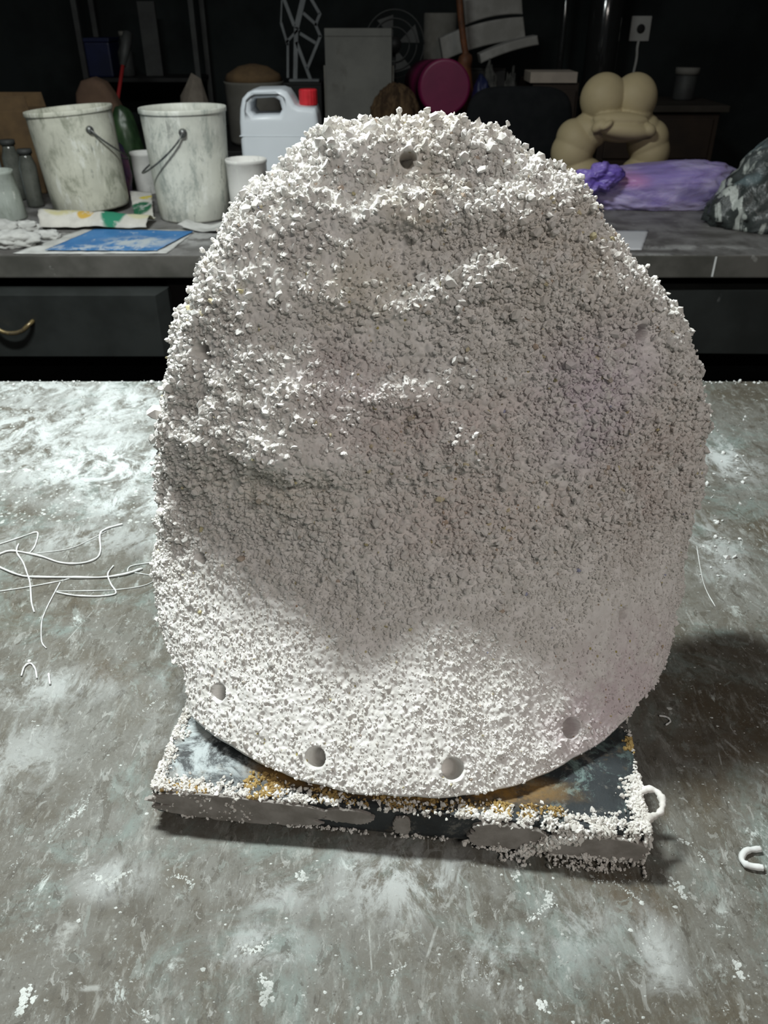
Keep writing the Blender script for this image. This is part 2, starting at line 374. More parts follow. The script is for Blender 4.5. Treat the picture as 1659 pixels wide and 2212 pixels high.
def drawer(x0, x1, yf, ztop, zbot, rz, handle_x):
    d = bpy.data.objects.new('drawer', None); COL.objects.link(d); d.parent = bn; d.location = ((x0 + x1) / 2, yf, Z); d.rotation_euler = (0, 0, rz)
    hw = (x1 - x0) / 2
    bm = bmesh.new(); th, ch = 0.03, 0.035
    f = [(-hw, ch, zbot), (hw, ch, zbot), (hw, ch, ztop), (-hw, ch, ztop)]
    g = [(-hw + .012, 0, zbot + .012), (hw - .03, 0, zbot + .012), (hw - .03, 0, ztop - .012), (-hw + .012, 0, ztop - .012)]
    va = [bm.verts.new(p) for p in f]; vb = [bm.verts.new(p) for p in g]; vc = [bm.verts.new((p[0], ch + th, p[2])) for p in f]
    bm.faces.new(vb); bm.faces.new(vc[::-1])
    for k in range(4):
        bm.faces.new((va[k], va[(k + 1) % 4], vb[(k + 1) % 4], vb[k])); bm.faces.new((vc[k], vc[(k + 1) % 4], va[(k + 1) % 4], va[k]))
    from_bm('drawer_front', bm, M['drawer'], d)
    box('drawer_box', -hw + .02, hw - .04, ch + th, ch + th + 0.5, zbot + .02, ztop - .03, M['black'], d, 0)
    if handle_x is not None:
        hx = handle_x - (x0 + x1) / 2; hz = (ztop + zbot) / 2 + .005
        pts = smooth_path([(hx - .06, 0.0, hz + .012), (hx - .055, -.018, hz + .008), (hx - .03, -.026, hz - .010), (hx, -.028, hz - .016), (hx + .03, -.026, hz - .010), (hx + .055, -.018, hz + .008), (hx + .06, 0.0, hz + .012)], 4)
        tube('drawer_pull', pts, 0.0065, M['brass'], d, 8)
    return d
M['brass'] = simple('tarnished_brass', (0.36, 0.27, 0.12), (0.16, 0.13, 0.09), 60, 0.35, 0.5, 0.7)
zt = at(180, 628, y=BY - .02)[2]; zb = at(180, 775, y=BY - .02)[2]
xr = at(372, 700, y=BY)[0]; hx = at(45, 722, y=BY)[0]
drawer(-1.75, xr, BY - .03, zt, zb, 0, hx)
drawer(-2.44, -1.80, BY + .05, zt, zb, 0, None)
xl = at(1390, 700, y=BY)[0]
drawer(xl, 1.75, BY + .02, zt - .002, zb - .012, R(-1.5), None)
drawer(1.80, 2.44, BY + .05, zt, zb, 0, None)
# chalk mark down the bench edge
p = at(1546, 560, y=BY)
struct_line = box('paint_drip', p[0] - .0025, p[0] + .0025, BY - .0015, BY + .001, Z - .062, Z - .004, M['strand'], bn, 0)

# ================================================================== the stand (board)
TOPZ = 0.040
FL = at(325, 1702, z=TOPZ); FR = at(1405, 1800, z=TOPZ)
ang = math.atan2(FR[1] - FL[1], FR[0] - FL[0]); WB = float(np.hypot(*(FR - FL)[:2])); DB = 0.30
def mat_board():
    m = NT('scuffed_dark_board', 0.5, 0.35)
    g = m.mix(m.ramp(m.noise(14, 5, 0.65), 0.35, 0.65), (0.035, 0.042, 0.046), (0.018, 0.021, 0.023))
    wv = m.co(loc=(1, 2, 0))
    f = m.ramp(m.noise(34, 12, 0.8, 0.5, wv), 0.50, 0.60)
    g = m.mix(m.math('MULTIPLY', f, m.math('MULTIPLY', m.spot(WB - .06, .06, .09, .07, 0.8), .55)), g, (0.25, 0.36, 0.34))
    f = m.ramp(m.noise(26, 12, 0.78, 0.6, m.co(loc=(4, 2, 0))), 0.44, 0.58)
    g = m.mix(m.math('MULTIPLY', f, m.math('MULTIPLY', m.spot(.035, .055, .075, .085, 0.7), .8)), g, (0.50, 0.56, 0.57))
    f = m.math('MULTIPLY', m.spot(WB * .52, .032, .17, .027, 0.5), m.ramp(m.noise(22, 5, 0.7), 0.38, 0.55))
    g = m.mix(m.math('MULTIPLY', f, .9), g, (0.30, 0.17, 0.045))
    g = m.mix(m.math('MULTIPLY', m.ramp(m.noise(24, 12, 0.78, 0.3, m.co(loc=(8, 8, 8))), .55, .64), .45), g, (0.30, 0.29, 0.26))
    g = m.mix(m.math('MULTIPLY', m.ramp(m.noise(18, 10, 0.75, 0.3, m.co(loc=(1, 8, 3))), .56, .66), .5), g, (0.14, 0.105, 0.06))
    m.bump(m.noise(90, 4, 0.7), 0.3, 0.0015)
    return m.out(g)
M['board'] = mat_board()
bd = thing('base_board', 'thick dark board crusted with white and ochre pulp under the relief', 'board', (FL[0], FL[1], 0), (0, 0, ang))
from_bm('board_slab', box_bm(0, WB, 0, DB, 0.008, TOPZ, 0.004), M['board'], bd)
for y in (0.03, DB - .05): box('batten', 0.03, WB - .03, y, y + .03, 0.0, 0.009, M['black'], bd, 0)

ICO = None
def ico_arrays():
    bm = bmesh.new(); bmesh.ops.create_icosphere(bm, subdivisions=1, radius=1); bm.verts.ensure_lookup_table()
    V = np.array([v.co[:] for v in bm.verts]); F = np.array([[v.index for v in f.verts] for f in bm.faces]); bm.free(); return V, F
IV, IF = ico_arrays()
def crumbs(P, size, squash=0.75, jit=0.35, seed=0):
    """one little lump of pulp at every point"""
    g = np.random.default_rng(seed); n = len(P); k = len(IV)
    V = IV[None] * (1 + jit * g.uniform(-1, 1, (n, k, 1)))
    sc = size[:, None, None] * g.uniform(0.65, 1.25, (n, 1, 3)); sc[:, :, 2] *= squash
    V = V * sc
    q = g.normal(size=(n, 4)); q /= np.linalg.norm(q, axis=1)[:, None]; a, b, c, d = q.T
    Rm = np.stack([np.stack([1 - 2 * (c * c + d * d), 2 * (b * c - a * d), 2 * (b * d + a * c)], -1), np.stack([2 * (b * c + a * d), 1 - 2 * (b * b + d * d), 2 * (c * d - a * b)], -1), np.stack([2 * (b * d - a * c), 2 * (c * d + a * b), 1 - 2 * (b * b + c * c)], -1)], 1)
    V = np.einsum('nij,nkj->nki', Rm, V) + P[:, None, :]
    F = (IF[None] + (np.arange(n) * k)[:, None, None]).reshape(-1, 3)
    return V.reshape(-1, 3), F
def stuff_part(o): o['kind'] = 'stuff'; return o

# white crust along the board's edges
pts, sz = [], []
def crust(n, f, s0, s1):
    for _ in range(n):
        p = f(); q = Vector(p) * 70
        if mnoise.noise(q) + .5 * mnoise.noise(q * 2.7) < U(-.45, .25): continue
        pts.append(p); sz.append(random.uniform(s0, s1) * (1 + .5 * max(0, mnoise.noise(q * .8))))
U = random.uniform; G = random.gauss
def clampx(v, a, b): return max(a, min(b, v))
def front_density(x): return 0.5 + 0.5 * math.sin(x * 40) if .1 < x / WB < .62 else 1
def f1():
    while True:
        x = U(0, WB)
        if U(0, 1) < (0.35 if .33 < x / WB < .62 else 1.0): return (x, abs(G(0, .007)) - .0005, TOPZ + U(-.0025, .0015))
crust(4200, f1, .0006, .0020)
crust(1500, lambda: (abs(G(0, .005)), U(0, .15), TOPZ + U(-.002, .002)), .0006, .0023)       # left edge
crust(900, lambda: (-.0005, U(0, .14), U(.010, TOPZ)), .0006, .0021)
crust(1300, lambda: (WB - abs(G(0, .006)), U(0, .055), TOPZ + U(-.002, .003)), .0007, .0024)   # right front corner
crust(300, lambda: (WB - abs(G(0, .003)), U(.05, .15), TOPZ + U(-.002, .001)), .0005, .0015)
crust(1700, lambda: (WB - abs(G(0, .065)), U(-.005, .010), TOPZ + U(-.006, .003)), .0008, .0024)
crust(500, lambda: (WB + U(-.003, .002), U(-.004, .05), U(.010, TOPZ)), .0008, .0024)
def f2():                                                            # a ragged rib of pulp running down the face
    t = U(0, 1); return (WB * (.86 - .10 * t) + G(0, .006), U(-.007, -.002), TOPZ - .004 - .032 * t)
crust(700, f2, .0008, .0026)
crust(420, lambda: (U(0, WB), U(-.003, 0), .009 + abs(G(0, .002))), .0005, .0018)
crust(500, lambda: (U(WB * .64, WB), U(-.006, -.001), .006 + abs(G(0, .003))), .0006, .0022)
crust(260, lambda: (U(0, .09), U(-.003, 0), U(.012, TOPZ)), .0006, .0018)
crust(160, lambda: (clampx(G(WB * .88, .035), WB * .72, WB), U(-.014, -.004), U(.001, .004)), .0006, .0020)
V, F = crumbs(np.array(pts), np.array(sz), .75, .45, seed=3)
stuff_part(obj('pulp_crust', V, F, M['pulp_white'], bd))
pts, sz = [], []
crust(700, lambda: (WB * clampx(G(.235, .02), .19, .28), clampx(G(.012, .007), 0, .025), TOPZ + U(-.001, .001)), .0006, .0022)
crust(800, lambda: (WB * U(.33, .62), U(.002, .014), TOPZ + U(-.002, .001)), .0006, .0018)
crust(500, lambda: (WB * U(.63, .84), U(.004, .017), TOPZ + U(-.001, .0015)), .0006, .0020)
crust(160, lambda: (WB * U(.02, .12), U(-.001, .01), TOPZ + U(-.002, .001)), .0006, .0018)
crust(120, lambda: (WB - abs(G(0, .004)), U(.075, .10), TOPZ + U(0, .001)), .0006, .002)
V, F = crumbs(np.array(pts), np.array(sz), .75, .45, seed=5)
stuff_part(obj('ochre_crust', V, F, M['ochre'], bd))
# smears of plaster on the front face
def smear(x0, x1, z0, z1, seed, th=.0025):
    n = 90; c = ((x0 + x1) / 2, (z0 + z1) / 2); poly = []
    for k in range(n):
        a = 2 * math.pi * k / n; ca, sa = math.cos(a), math.sin(a)
        r = 1 / max(abs(ca), abs(sa)) ** 0.75 * (1 + .30 * mnoise.noise((ca * 3 + seed, sa * 3, seed)) + .14 * mnoise.noise((ca * 11 + seed, sa * 11, seed)))
        jag = .0028 * mnoise.noise((k * 1.7, seed, 2)) if sa < 0 else 0
        poly.append((c[0] + (x1 - x0) / 2 * ca * min(r, 1.15), clampx(c[1] + (z1 - z0) / 2 * sa * min(r, 1.1), .0085, TOPZ + .001) + jag))
    prism('plaster_smear', poly, -th, .002, M['grey_plaster'], bd, .0008)
smear(.002, .15, .009, TOPZ, 1); smear(.15, .19, .02, TOPZ - .003, 2); smear(WB * .655, WB * .80, .006, TOPZ - .002, 4, .004); smear(WB * .80, WB * .995, .005, TOPZ - .005, 9, .005); smear(WB * .50, WB * .535, .012, .034, 6)
# loop of pulp sticking out at the right corner
pth = smooth_path([(WB - .006, .036, TOPZ), (WB + .004, .042, TOPZ + .002), (WB + .012, .040, TOPZ + .002), (WB + .015, .032, TOPZ + .001), (WB + .012, .022, TOPZ), (WB + .004, .016, TOPZ), (WB - .004, .012, TOPZ)], 5)
tube('pulp_loop', pth, [.0032 + .0022 * mnoise.noise((i * .61, 1.3, 0)) for i in range(len(pth))], M['pulp_white'], bd, 8)

# ================================================================== the pulp relief
CX0 = 0.020
ZP = np.array([0.02, 0.055, 0.10, 0.164, 0.22, 0.30, 0.38, 0.46, 0.50, 0.54, 0.58])
YP = np.array([0.405, 0.436, 0.482, 0.545, 0.574, 0.592, 0.624, 0.660, 0.679, 0.700, 0.724])
from numpy import interp
_zz = np.linspace(0.0, 0.62, 400); _yy = interp(_zz, ZP, YP)
ker = np.hanning(41); ker /= ker.sum(); _yy = np.convolve(np.pad(_yy, 20, mode='reflect', reflect_type='odd'), ker, 'valid')
def Pz(z): return interp(z, _zz, _yy)
def Kz(z): return interp(z, [0.0, 0.06, 0.2, 0.35, 0.55], [2.15, 2.1, 1.5, 1.05, 0.9])
BUMPS = []                          # x, z, rx, rz, height
def bump_px(px, py, d, rx, rz, h): p = at(px, py, y=d); BUMPS.append((p[0], p[2], rx, rz, h * 1.5))
bump_px(560, 700, .64, .08, .11, .014); bump_px(640, 900, .62, .05, .03, .008); bump_px(760, 600, .63, .03, .03, .008)
bump_px(1080, 600, .63, .05, .015, .009); bump_px(900, 665, .62, .03, .012, .007); bump_px(840, 840, .61, .05, .014, .009); bump_px(1020, 960, .60, .03, .02, .007)
bump_px(880, 470, .64, .12, .014, .008); bump_px(880, 300, .66, .12, .02, .006); bump_px(560, 960, .61, .08, .016, .008)
bump_px(840, 560, .63, .04, .03, -.008); bump_px(1200, 800, .62, .08, .05, -.006); bump_px(720, 780, .62, .025, .05, -.006); bump_px(1330, 640, .64, .05, .02, .006); bump_px(1150, 810, .62, .05, .010, .005)
def front_y(x, z):
    y = Pz(z) + Kz(z) * (x - CX0) ** 2
    for bx_, bz_, rx, rz, h in BUMPS: y = y - h * np.exp(-((x - bx_) / rx) ** 2 - ((z - bz_) / rz) ** 2)
    return y
def hit(px, py, extra=0.0):
    d = ray(px, py); lo, hi = 0.2, 1.3
    for _ in range(50):
        t = (lo + hi) / 2; p = np.array([0, 0, CAM_H]) + d * t
        if p[1] < Pz(p[2]) + Kz(p[2]) * (p[0] - CX0) ** 2 + extra: lo = t
        else: hi = t
    return np.array([0, 0, CAM_H]) + d * lo
RIM = [(398, 1450), (360, 1392), (352, 1330), (337, 1230), (345, 1150), (354, 1050), (354, 950), (352, 870), (368, 790), (385, 740), (405, 670), (430, 640), (455, 580), (480, 540), (498, 490), (535, 430), (562, 402), (602, 380), (650, 335), (680, 308), (692, 288), (720, 273), (760, 268), (800, 262), (840, 265), (880, 259), (905, 254), (950, 258), (985, 263), (1010, 270), (1060, 278), (1090, 290), (1100, 312), (1150, 342), (1200, 367), (1225, 382), (1240, 412), (1275, 452), (1305, 482), (1350, 537), (1400, 602), (1448, 662), (1472, 722), (1487, 800), (1502, 860), (1518, 915), (1512, 950), (1504, 1040), (1492, 1100), (1470, 1200), (1472, 1270), (1455, 1310), (1446, 1400), (1420, 1480), (1380, 1525)]
LIP = [(1370, 1547), (1330, 1582), (1240, 1642), (1160, 1688), (1080, 1713), (1000, 1724), (900, 1722), (830, 1716), (700, 1697), (600, 1663), (500, 1608), (430, 1558), (405, 1530)]
ROLL = 0.022
rim3 = np.array([hit(*p, extra=ROLL * min(1, max(0, (1500 - p[1]) / 250))) for p in RIM]); lip3 = np.array([hit(*p) for p in LIP])
lip3[:, 2] = 0.055 + (lip3[:, 2] - 0.055) * 0.6
outline = np.vstack([rim3, lip3])
CC = np.array([0.012, 0.270])
th = np.arctan2(outline[:, 2] - CC[1], outline[:, 0] - CC[0]); rr = np.hypot(outline[:, 2] - CC[1], outline[:, 0] - CC[0])
o_ = np.argsort(th); th, rr = th[o_], rr[o_]
thx = np.concatenate([th - 2 * np.pi, th, th + 2 * np.pi]); rrx = np.tile(rr, 3)
N = 560
g1 = np.linspace(-1, 1, N); A, B = np.meshgrid(g1, g1)
ux = A * np.sqrt(1 - B * B / 2); uz = B * np.sqrt(1 - A * A / 2)
ta = np.arctan2(uz, ux); rho = np.hypot(ux, uz)
# angles are warped so that the round grid follows the outline
rad = interp(ta, thx, rrx)
X = CC[0] + rad * rho * np.cos(ta); Zg = CC[1] + rad * rho * np.sin(ta)
lowness = np.clip((0.13 - Zg) / 0.05, 0, 1)                       # no rolled edge along the lower lip
edge = np.clip((rho - 0.90) / 0.10, 0, 1)
rollk = 1 - np.clip((-np.sin(ta) - 0.45) / 0.3, 0, 1)
Y = front_y(X, Zg) + rollk * ROLL * (1 - np.sqrt(np.clip(1 - edge ** 2, 0, 1)))
P0 = np.stack([X, Y, Zg], -1)
P0f = P0.reshape(-1, 3)
big = 0.0048 * vnoise(P0f, 15, 1) + 0.0042 * vnoise(P0f, 36, 2) + 0.0026 * vnoise(P0f, 85, 3)
lowm = np.clip((0.20 - P0f[:, 2]) / 0.08, 0, 1)
def normals(P):
    du = np.gradient(P, axis=1); dv = np.gradient(P, axis=0); n = np.cross(du, dv); n /= np.linalg.norm(n, axis=2)[..., None] + 1e-9
    n[n[..., 1] > 0] *= -1 if (n[N // 2, N // 2, 1] > 0) else 1
    return n
du = np.gradient(P0, axis=1); dv = np.gradient(P0, axis=0); NR = np.cross(du, dv); NR /= np.linalg.norm(NR, axis=2)[..., None] + 1e-12
if NR[N // 2, N // 2, 1] > 0: NR = -NR
NRf = NR.reshape(-1, 3)
# pulp grain
w1, id1 = worley(P0f + 0.0012 * np.stack([vnoise(P0f, 300, 7), vnoise(P0f, 300, 8), vnoise(P0f, 300, 9)], -1), 150, 20)
w2, id2 = worley(P0f, 290, 40)
amp = (1 - 0.6 * lowm)
grain = amp * (0.0034 * id1 * np.clip(1 - (w1 / 0.62) ** 2, 0, 1) + 0.0018 * id2 * np.clip(1 - (w2 / 0.62) ** 2, 0, 1)) + 0.0006 * vnoise(P0f, 420, 5)
big = big * (1 - 0.68 * lowm)
# drilled holes round the rim
HOLES = [(470, 1497, .0075, .030), (681, 1637, .0080, .030), (979, 1662, .0085, .030), (1236, 1573, .0085, .030), (434, 1208, .0048, .022), (442, 747, .0062, .024), (881, 342, .0062, .026), (1388, 723, .0062, .024), (1346, 1330, .0048, .022)]
holec = np.array([hit(h[0], h[1], -.002) for h in HOLES])
pit = np.zeros(len(P0f)); nocrumb = np.zeros(len(P0f), dtype=bool)
for hc, h in zip(holec, HOLES):
    dd = np.linalg.norm(P0f - hc, axis=1) if h[1] > 1400 else np.hypot(P0f[:, 0] - hc[0], P0f[:, 2] - hc[2])
    pit = np.maximum(pit, h[3] * np.clip((h[2] * 1.12 - dd) / (h[2] * 0.25), 0, 1))
    nocrumb |= dd < h[2] * 1.12 + .0016
    grain *= 1 - np.clip((h[2] * 1.2 - dd) / (h[2] * .3), 0, 1); 
bedge = np.clip((1.0 - rho.reshape(-1)) / 0.012, 0, 1) * (rollk.reshape(-1) < 0.5) + (rollk.reshape(-1) >= 0.5)
disp = big + grain * (0.35 + 0.65 * bedge)
PV = P0f + NRf * disp[:, None] - np.array([0, -1.0, 0]) * (pit * (holec[0][2] < 9))[:, None] * 0 - NRf * pit[:, None]
idx = np.arange(N * N).reshape(N, N)
quads = np.stack([idx[:-1, :-1], idx[:-1, 1:], idx[1:, 1:], idx[1:, :-1]], -1).reshape(-1, 4)
# sides and back
ring = np.concatenate([idx[0, :], idx[1:, -1], idx[-1, -2::-1], idx[-2:0:-1, 0]])
rb = PV[ring]; n0 = len(PV); m_ = len(ring)
tb_ = np.arctan2(rb[:, 2] - CC[1], rb[:, 0] - CC[0]); low = np.clip((-np.sin(tb_) - .55) / .2, 0, 1)
yback = np.maximum(rb[:, 1] + .03, Pz(np.clip(rb[:, 2], .2, .6)) + .105)
allV = [PV]; Q = [quads]; prev = ring
steps = [0.015, 0.06, 0.15, 0.3, 0.5, 0.75, 1.0]
zfoot = TOPZ - 0.0005
for i, s in enumerate(steps):
    r = rb.copy(); r[:, 1] = rb[:, 1] + s * (yback - rb[:, 1])
    sh = 1 - 0.12 * s * s * (1 - low)
    r[:, 0] = CC[0] + (rb[:, 0] - CC[0]) * sh
    zt_ = CC[1] + (rb[:, 2] - CC[1]) * sh
    drop = np.clip((s - 0.02) / 0.2, 0, 1)
    if i == 0: zlow = rb[:, 2] - 0.006
    else: zlow = (rb[:, 2] - .006) * (1 - drop) + zfoot * drop
    zlow = np.maximum(zlow, zfoot)
    r[:, 2] = zt_ * (1 - low) + zlow * low
    if i < len(steps) - 1:
        wv, iv = worley(r, 150, 20)
        out = np.stack([rb[:, 0] - CC[0], np.zeros(m_), rb[:, 2] - CC[1]], -1); out /= np.linalg.norm(out, axis=1)[:, None]
        r += out * (0.003 * iv * np.clip(1 - (wv / .62) ** 2, 0, 1) * (1 - low))[:, None]
    cur = n0 + i * m_ + np.arange(m_)
    allV.append(r); Q.append(np.stack([prev, cur, np.roll(cur, -1), np.roll(prev, -1)], -1)); prev = cur
cv = n0 + len(steps) * m_
allV.append(np.array([[CC[0], float(Pz(0.3)) + .10, CC[1]]]))
VV = np.vstack(allV); QQ = np.vstack(Q)
tri = np.stack([prev, np.full(m_, cv), np.full(m_, cv), np.roll(prev, -1)], -1)
# cap the back with quads made of pairs of triangles
cap = np.stack([prev[0::2], np.roll(prev, -1)[0::2], np.roll(prev, -2)[0::2], np.full(len(prev[0::2]), cv)], -1)
QQ = np.vstack([QQ, cap])
rl = thing('pulp_relief', 'tall rounded white paper pulp relief with drilled holes standing on the dark board', 'sculpture', (0.012, 0.60, TOPZ))
off = np.array([0.012, 0.60, TOPZ])
body = obj('relief_body', VV - off, QQ, M['pulp'], rl, False)
bm = bmesh.new(); bm.from_mesh(body.data); bmesh.ops.recalc_face_normals(bm, faces=bm.faces[:]); bm.to_mesh(body.data); bm.free()
body.data.polygons.foreach_set('use_smooth', np.full(len(body.data.polygons), True, dtype=bool))
# loose pulp lumps all over the face and rim
w_ = np.linalg.norm(np.cross(du, dv), axis=2).reshape(-1); dens = np.clip(0.75 + 0.6 * vnoise(P0f, 14, 31) + 0.5 * vnoise(P0f, 40, 32), 0.35, 1.5)
dens *= 1 + 0.15 * lowm
dens *= 1 + 0.9 * edge.reshape(-1) * rollk.reshape(-1)
w_ = w_ * dens * (~nocrumb); w_ /= w_.sum()
NC = 50000
sel = rng.choice(len(P0f), NC, p=w_, replace=True)
size = rng.gamma(6, 1 / 6, NC) * 0.00180 * (1 - 0.42 * lowm[sel]) * (1 + 0.25 * edge.reshape(-1)[sel])
CP = PV[sel] + NRf[sel] * (size * (rng.uniform(-0.15, 0.6, NC) - .3 * lowm[sel]))[:, None] + rng.normal(0, .0006, (NC, 3))
V1, F1 = crumbs(CP, size, 0.75, 0.37, 17)
# second layer stuck on top of some of them
s2 = rng.choice(NC, 7000, replace=False); s2 = s2[P0f[sel[s2]][:, 2] > .17]
sz2 = size[s2] * rng.uniform(.6, .95, len(s2)); CP2 = CP[s2] + NRf[sel[s2]] * (size[s2] * 1.1)[:, None] + rng.normal(0, .0009, (len(s2), 3)) + np.array([0, 0, .0006])
V2, F2 = crumbs(CP2, sz2, 0.8, 0.30, 19)
# lumps round the side of the rim
k2 = rng.integers(0, 5 * m_, 6500); ringall = np.vstack(allV[1:6]); keep = (low[k2 % m_] < 0.3); k2 = k2[keep]
sz3 = rng.gamma(6, 1 / 6, len(k2)) * .0020
V3, F3 = crumbs(ringall[k2] + rng.normal(0, .0012, (len(k2), 3)), sz3, .8, .3, 23)
VC = np.vstack([V1, V2, V3]) - off; FC = np.vstack([F1, F2 + len(V1), F3 + len(V1) + len(V2)])
stuff_part(obj('pulp_lumps', VC, FC, M['lumps'], rl, False))

# ================================================================== things lying on the front table
def ground(px, py, z=0.0): p = at(px, py, z=z); return (p[0], p[1], z)
STR = [([(-8, 1222), (35, 1240), (70, 1246), (150, 1247), (220, 1247), (270, 1240), (308, 1228)], .0013, 'thick smooth white strand curving across the left table edge'),
       ([(-6, 1199), (20, 1190), (50, 1193), (90, 1202), (130, 1215), (170, 1217), (205, 1208), (217, 1190), (216, 1155), (230, 1142), (265, 1132)], .0011, 'white strand bending sharply upward into the powder patch'),
       ([(40, 1175), (36, 1192), (50, 1215), (58, 1237), (65, 1260), (68, 1300), (74, 1322)], .0009, 'knobbly white strand hanging down across the thick strand'),
       ([(-6, 1278), (60, 1268), (130, 1255), (152, 1249)], .0006, 'thin pale strand running from the left frame edge below the thick strand'),
       ([(130, 1258), (110, 1295), (98, 1320), (90, 1345), (90, 1385), (100, 1400)], .0006, 'thin strand trailing down to a small white hook'),
       ([(122, 1279), (160, 1286), (210, 1288), (245, 1284), (250, 1277), (240, 1262), (233, 1240), (245, 1222)], .0009, 'angular bent white strand crossing under the thick strand end'),
       ([(122, 1277), (200, 1276), (260, 1273), (310, 1265), (335, 1252), (325, 1243), (290, 1237)], .0005, 'faint thin strand looping back beside the relief'),
       ([(-6, 1177), (40, 1162), (75, 1150), (82, 1155), (75, 1180), (65, 1193)], .0008, 'hairpin shaped pale strand above the tangle'),
       ([(80, 1195), (150, 1185), (200, 1163), (230, 1147)], .0005, 'fine straight strand above the upward bend'),
       ([(275, 1235), (285, 1222), (345, 1213)], .0006, 'short thin strand pointing at the relief'),
       ([(46, 1460), (53, 1440), (66, 1433), (76, 1445), (80, 1465)], .0009, 'small arch shaped white strand at the lower left'),
       ([(105, 1455), (108, 1478)], .0010, 'tiny straight white strand beside the arch shaped one'),
       ([(1424, 1546), (1440, 1549), (1448, 1558), (1438, 1566)], .0009, 'small curled white shaving right of the relief'),
       ([(1642, 1834), (1612, 1838), (1602, 1855), (1615, 1869), (1648, 1875)], .0024, 'thick C shaped scrap of dried pulp at the right table edge'),
       ([(1505, 1180), (1520, 1260), (1545, 1310)], .0004, 'fine hair like strand right of the relief middle')]
for path, r, lab in STR:
    r *= 1.2
    P = smooth_path([ground(x, y, r * 1.05 + .0003 * (i % 2)) for i, (x, y) in enumerate(path)], 6)
    tag(tube('dried_strand', P, [r * (0.95 + .55 * mnoise.noise((i * .45, r * 1e4, 0))) for i in range(len(P))], M['strand'], None, 6), lab, 'strand', 'dried strands on the table')
# dried smears and spatters on the table top: uncountable, one object
SV, SF = [], []
def flat_poly(pts2, z):
    b = len(SV); c = np.mean(pts2, 0); SV.append((c[0], c[1], z)); n = len(pts2)
    for p in pts2: SV.append((p[0], p[1], 0.00005))
    for k in range(n): SF.append((b, b + 1 + k, b + 1 + (k + 1) % n))
def streak(path, wpx):
    P = smooth_path([ground(*p) for p in path], 7); sc = 0.00036
    for i in range(len(P)):
        w2_ = wpx * sc * .5 * (.4 + .9 * math.sin(math.pi * (i + .5) / len(P)))
        for _ in range(5):
            r = w2_ * U(.10, .42); c = P[i] + Vector((G(0, w2_ * .5), G(0, w2_ * .6), 0)); nn = 7; a0 = U(0, 6)
            flat_poly([(c.x + r * U(.5, 1.6) * math.cos(a0 + 6.283 * k / nn), c.y + r * U(.5, 1.6) * math.sin(a0 + 6.283 * k / nn)) for k in range(nn)], U(.0001, .0006))
for path, wd in [([(200, 1702), (180, 1745), (150, 1770), (122, 1796)], 10), ([(118, 1832), (100, 1880), (60, 1930), (8, 1978)], 4), ([(118, 1850), (133, 1910), (137, 1970)], 4), ([(20, 1877), (60, 1838)], 6), ([(24, 1908), (40, 1850)], 4),
                 ([(355, 1900), (390, 1893), (415, 1910), (408, 1925)], 9), ([(64, 2140), (52, 2160), (40, 2192)], 20), ([(1330, 1908), (1362, 1930), (1392, 1952)], 7), ([(1138, 1992), (1160, 1975), (1178, 1950)], 9), ([(950, 2010), (1000, 2050), (1055, 2088)], 5),
                 ([(1440, 1765), (1465, 1812)], 5), ([(1465, 1815), (1490, 1822)], 12), ([(1510, 1842), (1522, 1865)], 9), ([(285, 1556), (330, 1520), (350, 1502)], 7), ([(195, 1565), (205, 1590), (235, 1578)], 5), ([(1165, 2165), (1178, 2180)], 16), ([(1450, 1900), (1480, 1935)], 20),
                 ([(1590, 2080), (1600, 2110)], 18), ([(565, 2110), (580, 2140), (568, 2170)], 20), ([(510, 2040), (545, 2055), (590, 2030)], 14), ([(200, 1890), (240, 1905), (285, 1880)], 16), ([(645, 1890), (660, 1900)], 16), ([(1120, 1870), (1110, 1900)], 14), ([(1380, 2060), (1420, 1980)], 9),
                 ([(880, 2080), (840, 2110)], 8), ([(310, 2180), (320, 2212)], 10), ([(1535, 2000), (1570, 2003)], 8), ([(1545, 1275), (1555, 1240)], 6), ([(1120, 2130), (1130, 2136)], 8), ([(370, 1705), (350, 1720)], 4), ([(1180, 1925), (1190, 1945), (1175, 1958)], 16),
                 ([(140, 2200), (180, 2165)], 5), ([(980, 2110), (1020, 2120), (1090, 2090)], 5), ([(1275, 1890), (1300, 1905), (1400, 1900)], 8)]:
    streak(path, wd)
g = np.random.default_rng(5)
for _ in range(2600):
    px, py = g.uniform(-40, 1700), 830 + 1400 * g.uniform(0, 1) ** 0.9
    if abs(px - 880) < 540 and py < 1850: continue
    p = ground(px, py); r = float(g.gamma(1.3, .00030)) + .0002; a0 = g.uniform(0, 6); nn = 6; el = g.uniform(.4, 1)
    flat_poly([(p[0] + r * U(.6, 1.4) * math.cos(a0 + 6.283 * k / nn), p[1] + r * el * U(.6, 1.4) * math.sin(a0 + 6.283 * k / nn)) for k in range(nn)], U(.0003, .0010))
for _ in range(1600):                                     # powder crumbs in the far left corner
    px, py = g.uniform(-80, 360), g.uniform(822, 1130)
    p = ground(px, py); r = float(g.gamma(1.6, .0006)) + .0003; a0 = g.uniform(0, 6); nn = 6
    flat_poly([(p[0] + r * U(.6, 1.4) * math.cos(a0 + 6.283 * k / nn), p[1] + r * U(.6, 1.4) * math.sin(a0 + 6.283 * k / nn)) for k in range(nn)], U(.0005, .002))
M['spatter'] = simple('dried_spatter', (0.62, 0.65, 0.63), (0.42, 0.44, 0.42), 45, .9, .1)
tag(obj('pulp_spatter', SV, SF, M['spatter'], None, False), 'dried white pulp spatter and smears stuck across the table top', 'spatter', kind='stuff')
cp = []
for _ in range(260):
    px = float(g.uniform(-60, 1700)); p = at(px, 821, z=0); cp.append((p[0], 1.430 - abs(g.normal(0, .006)), g.uniform(.0, .003)))
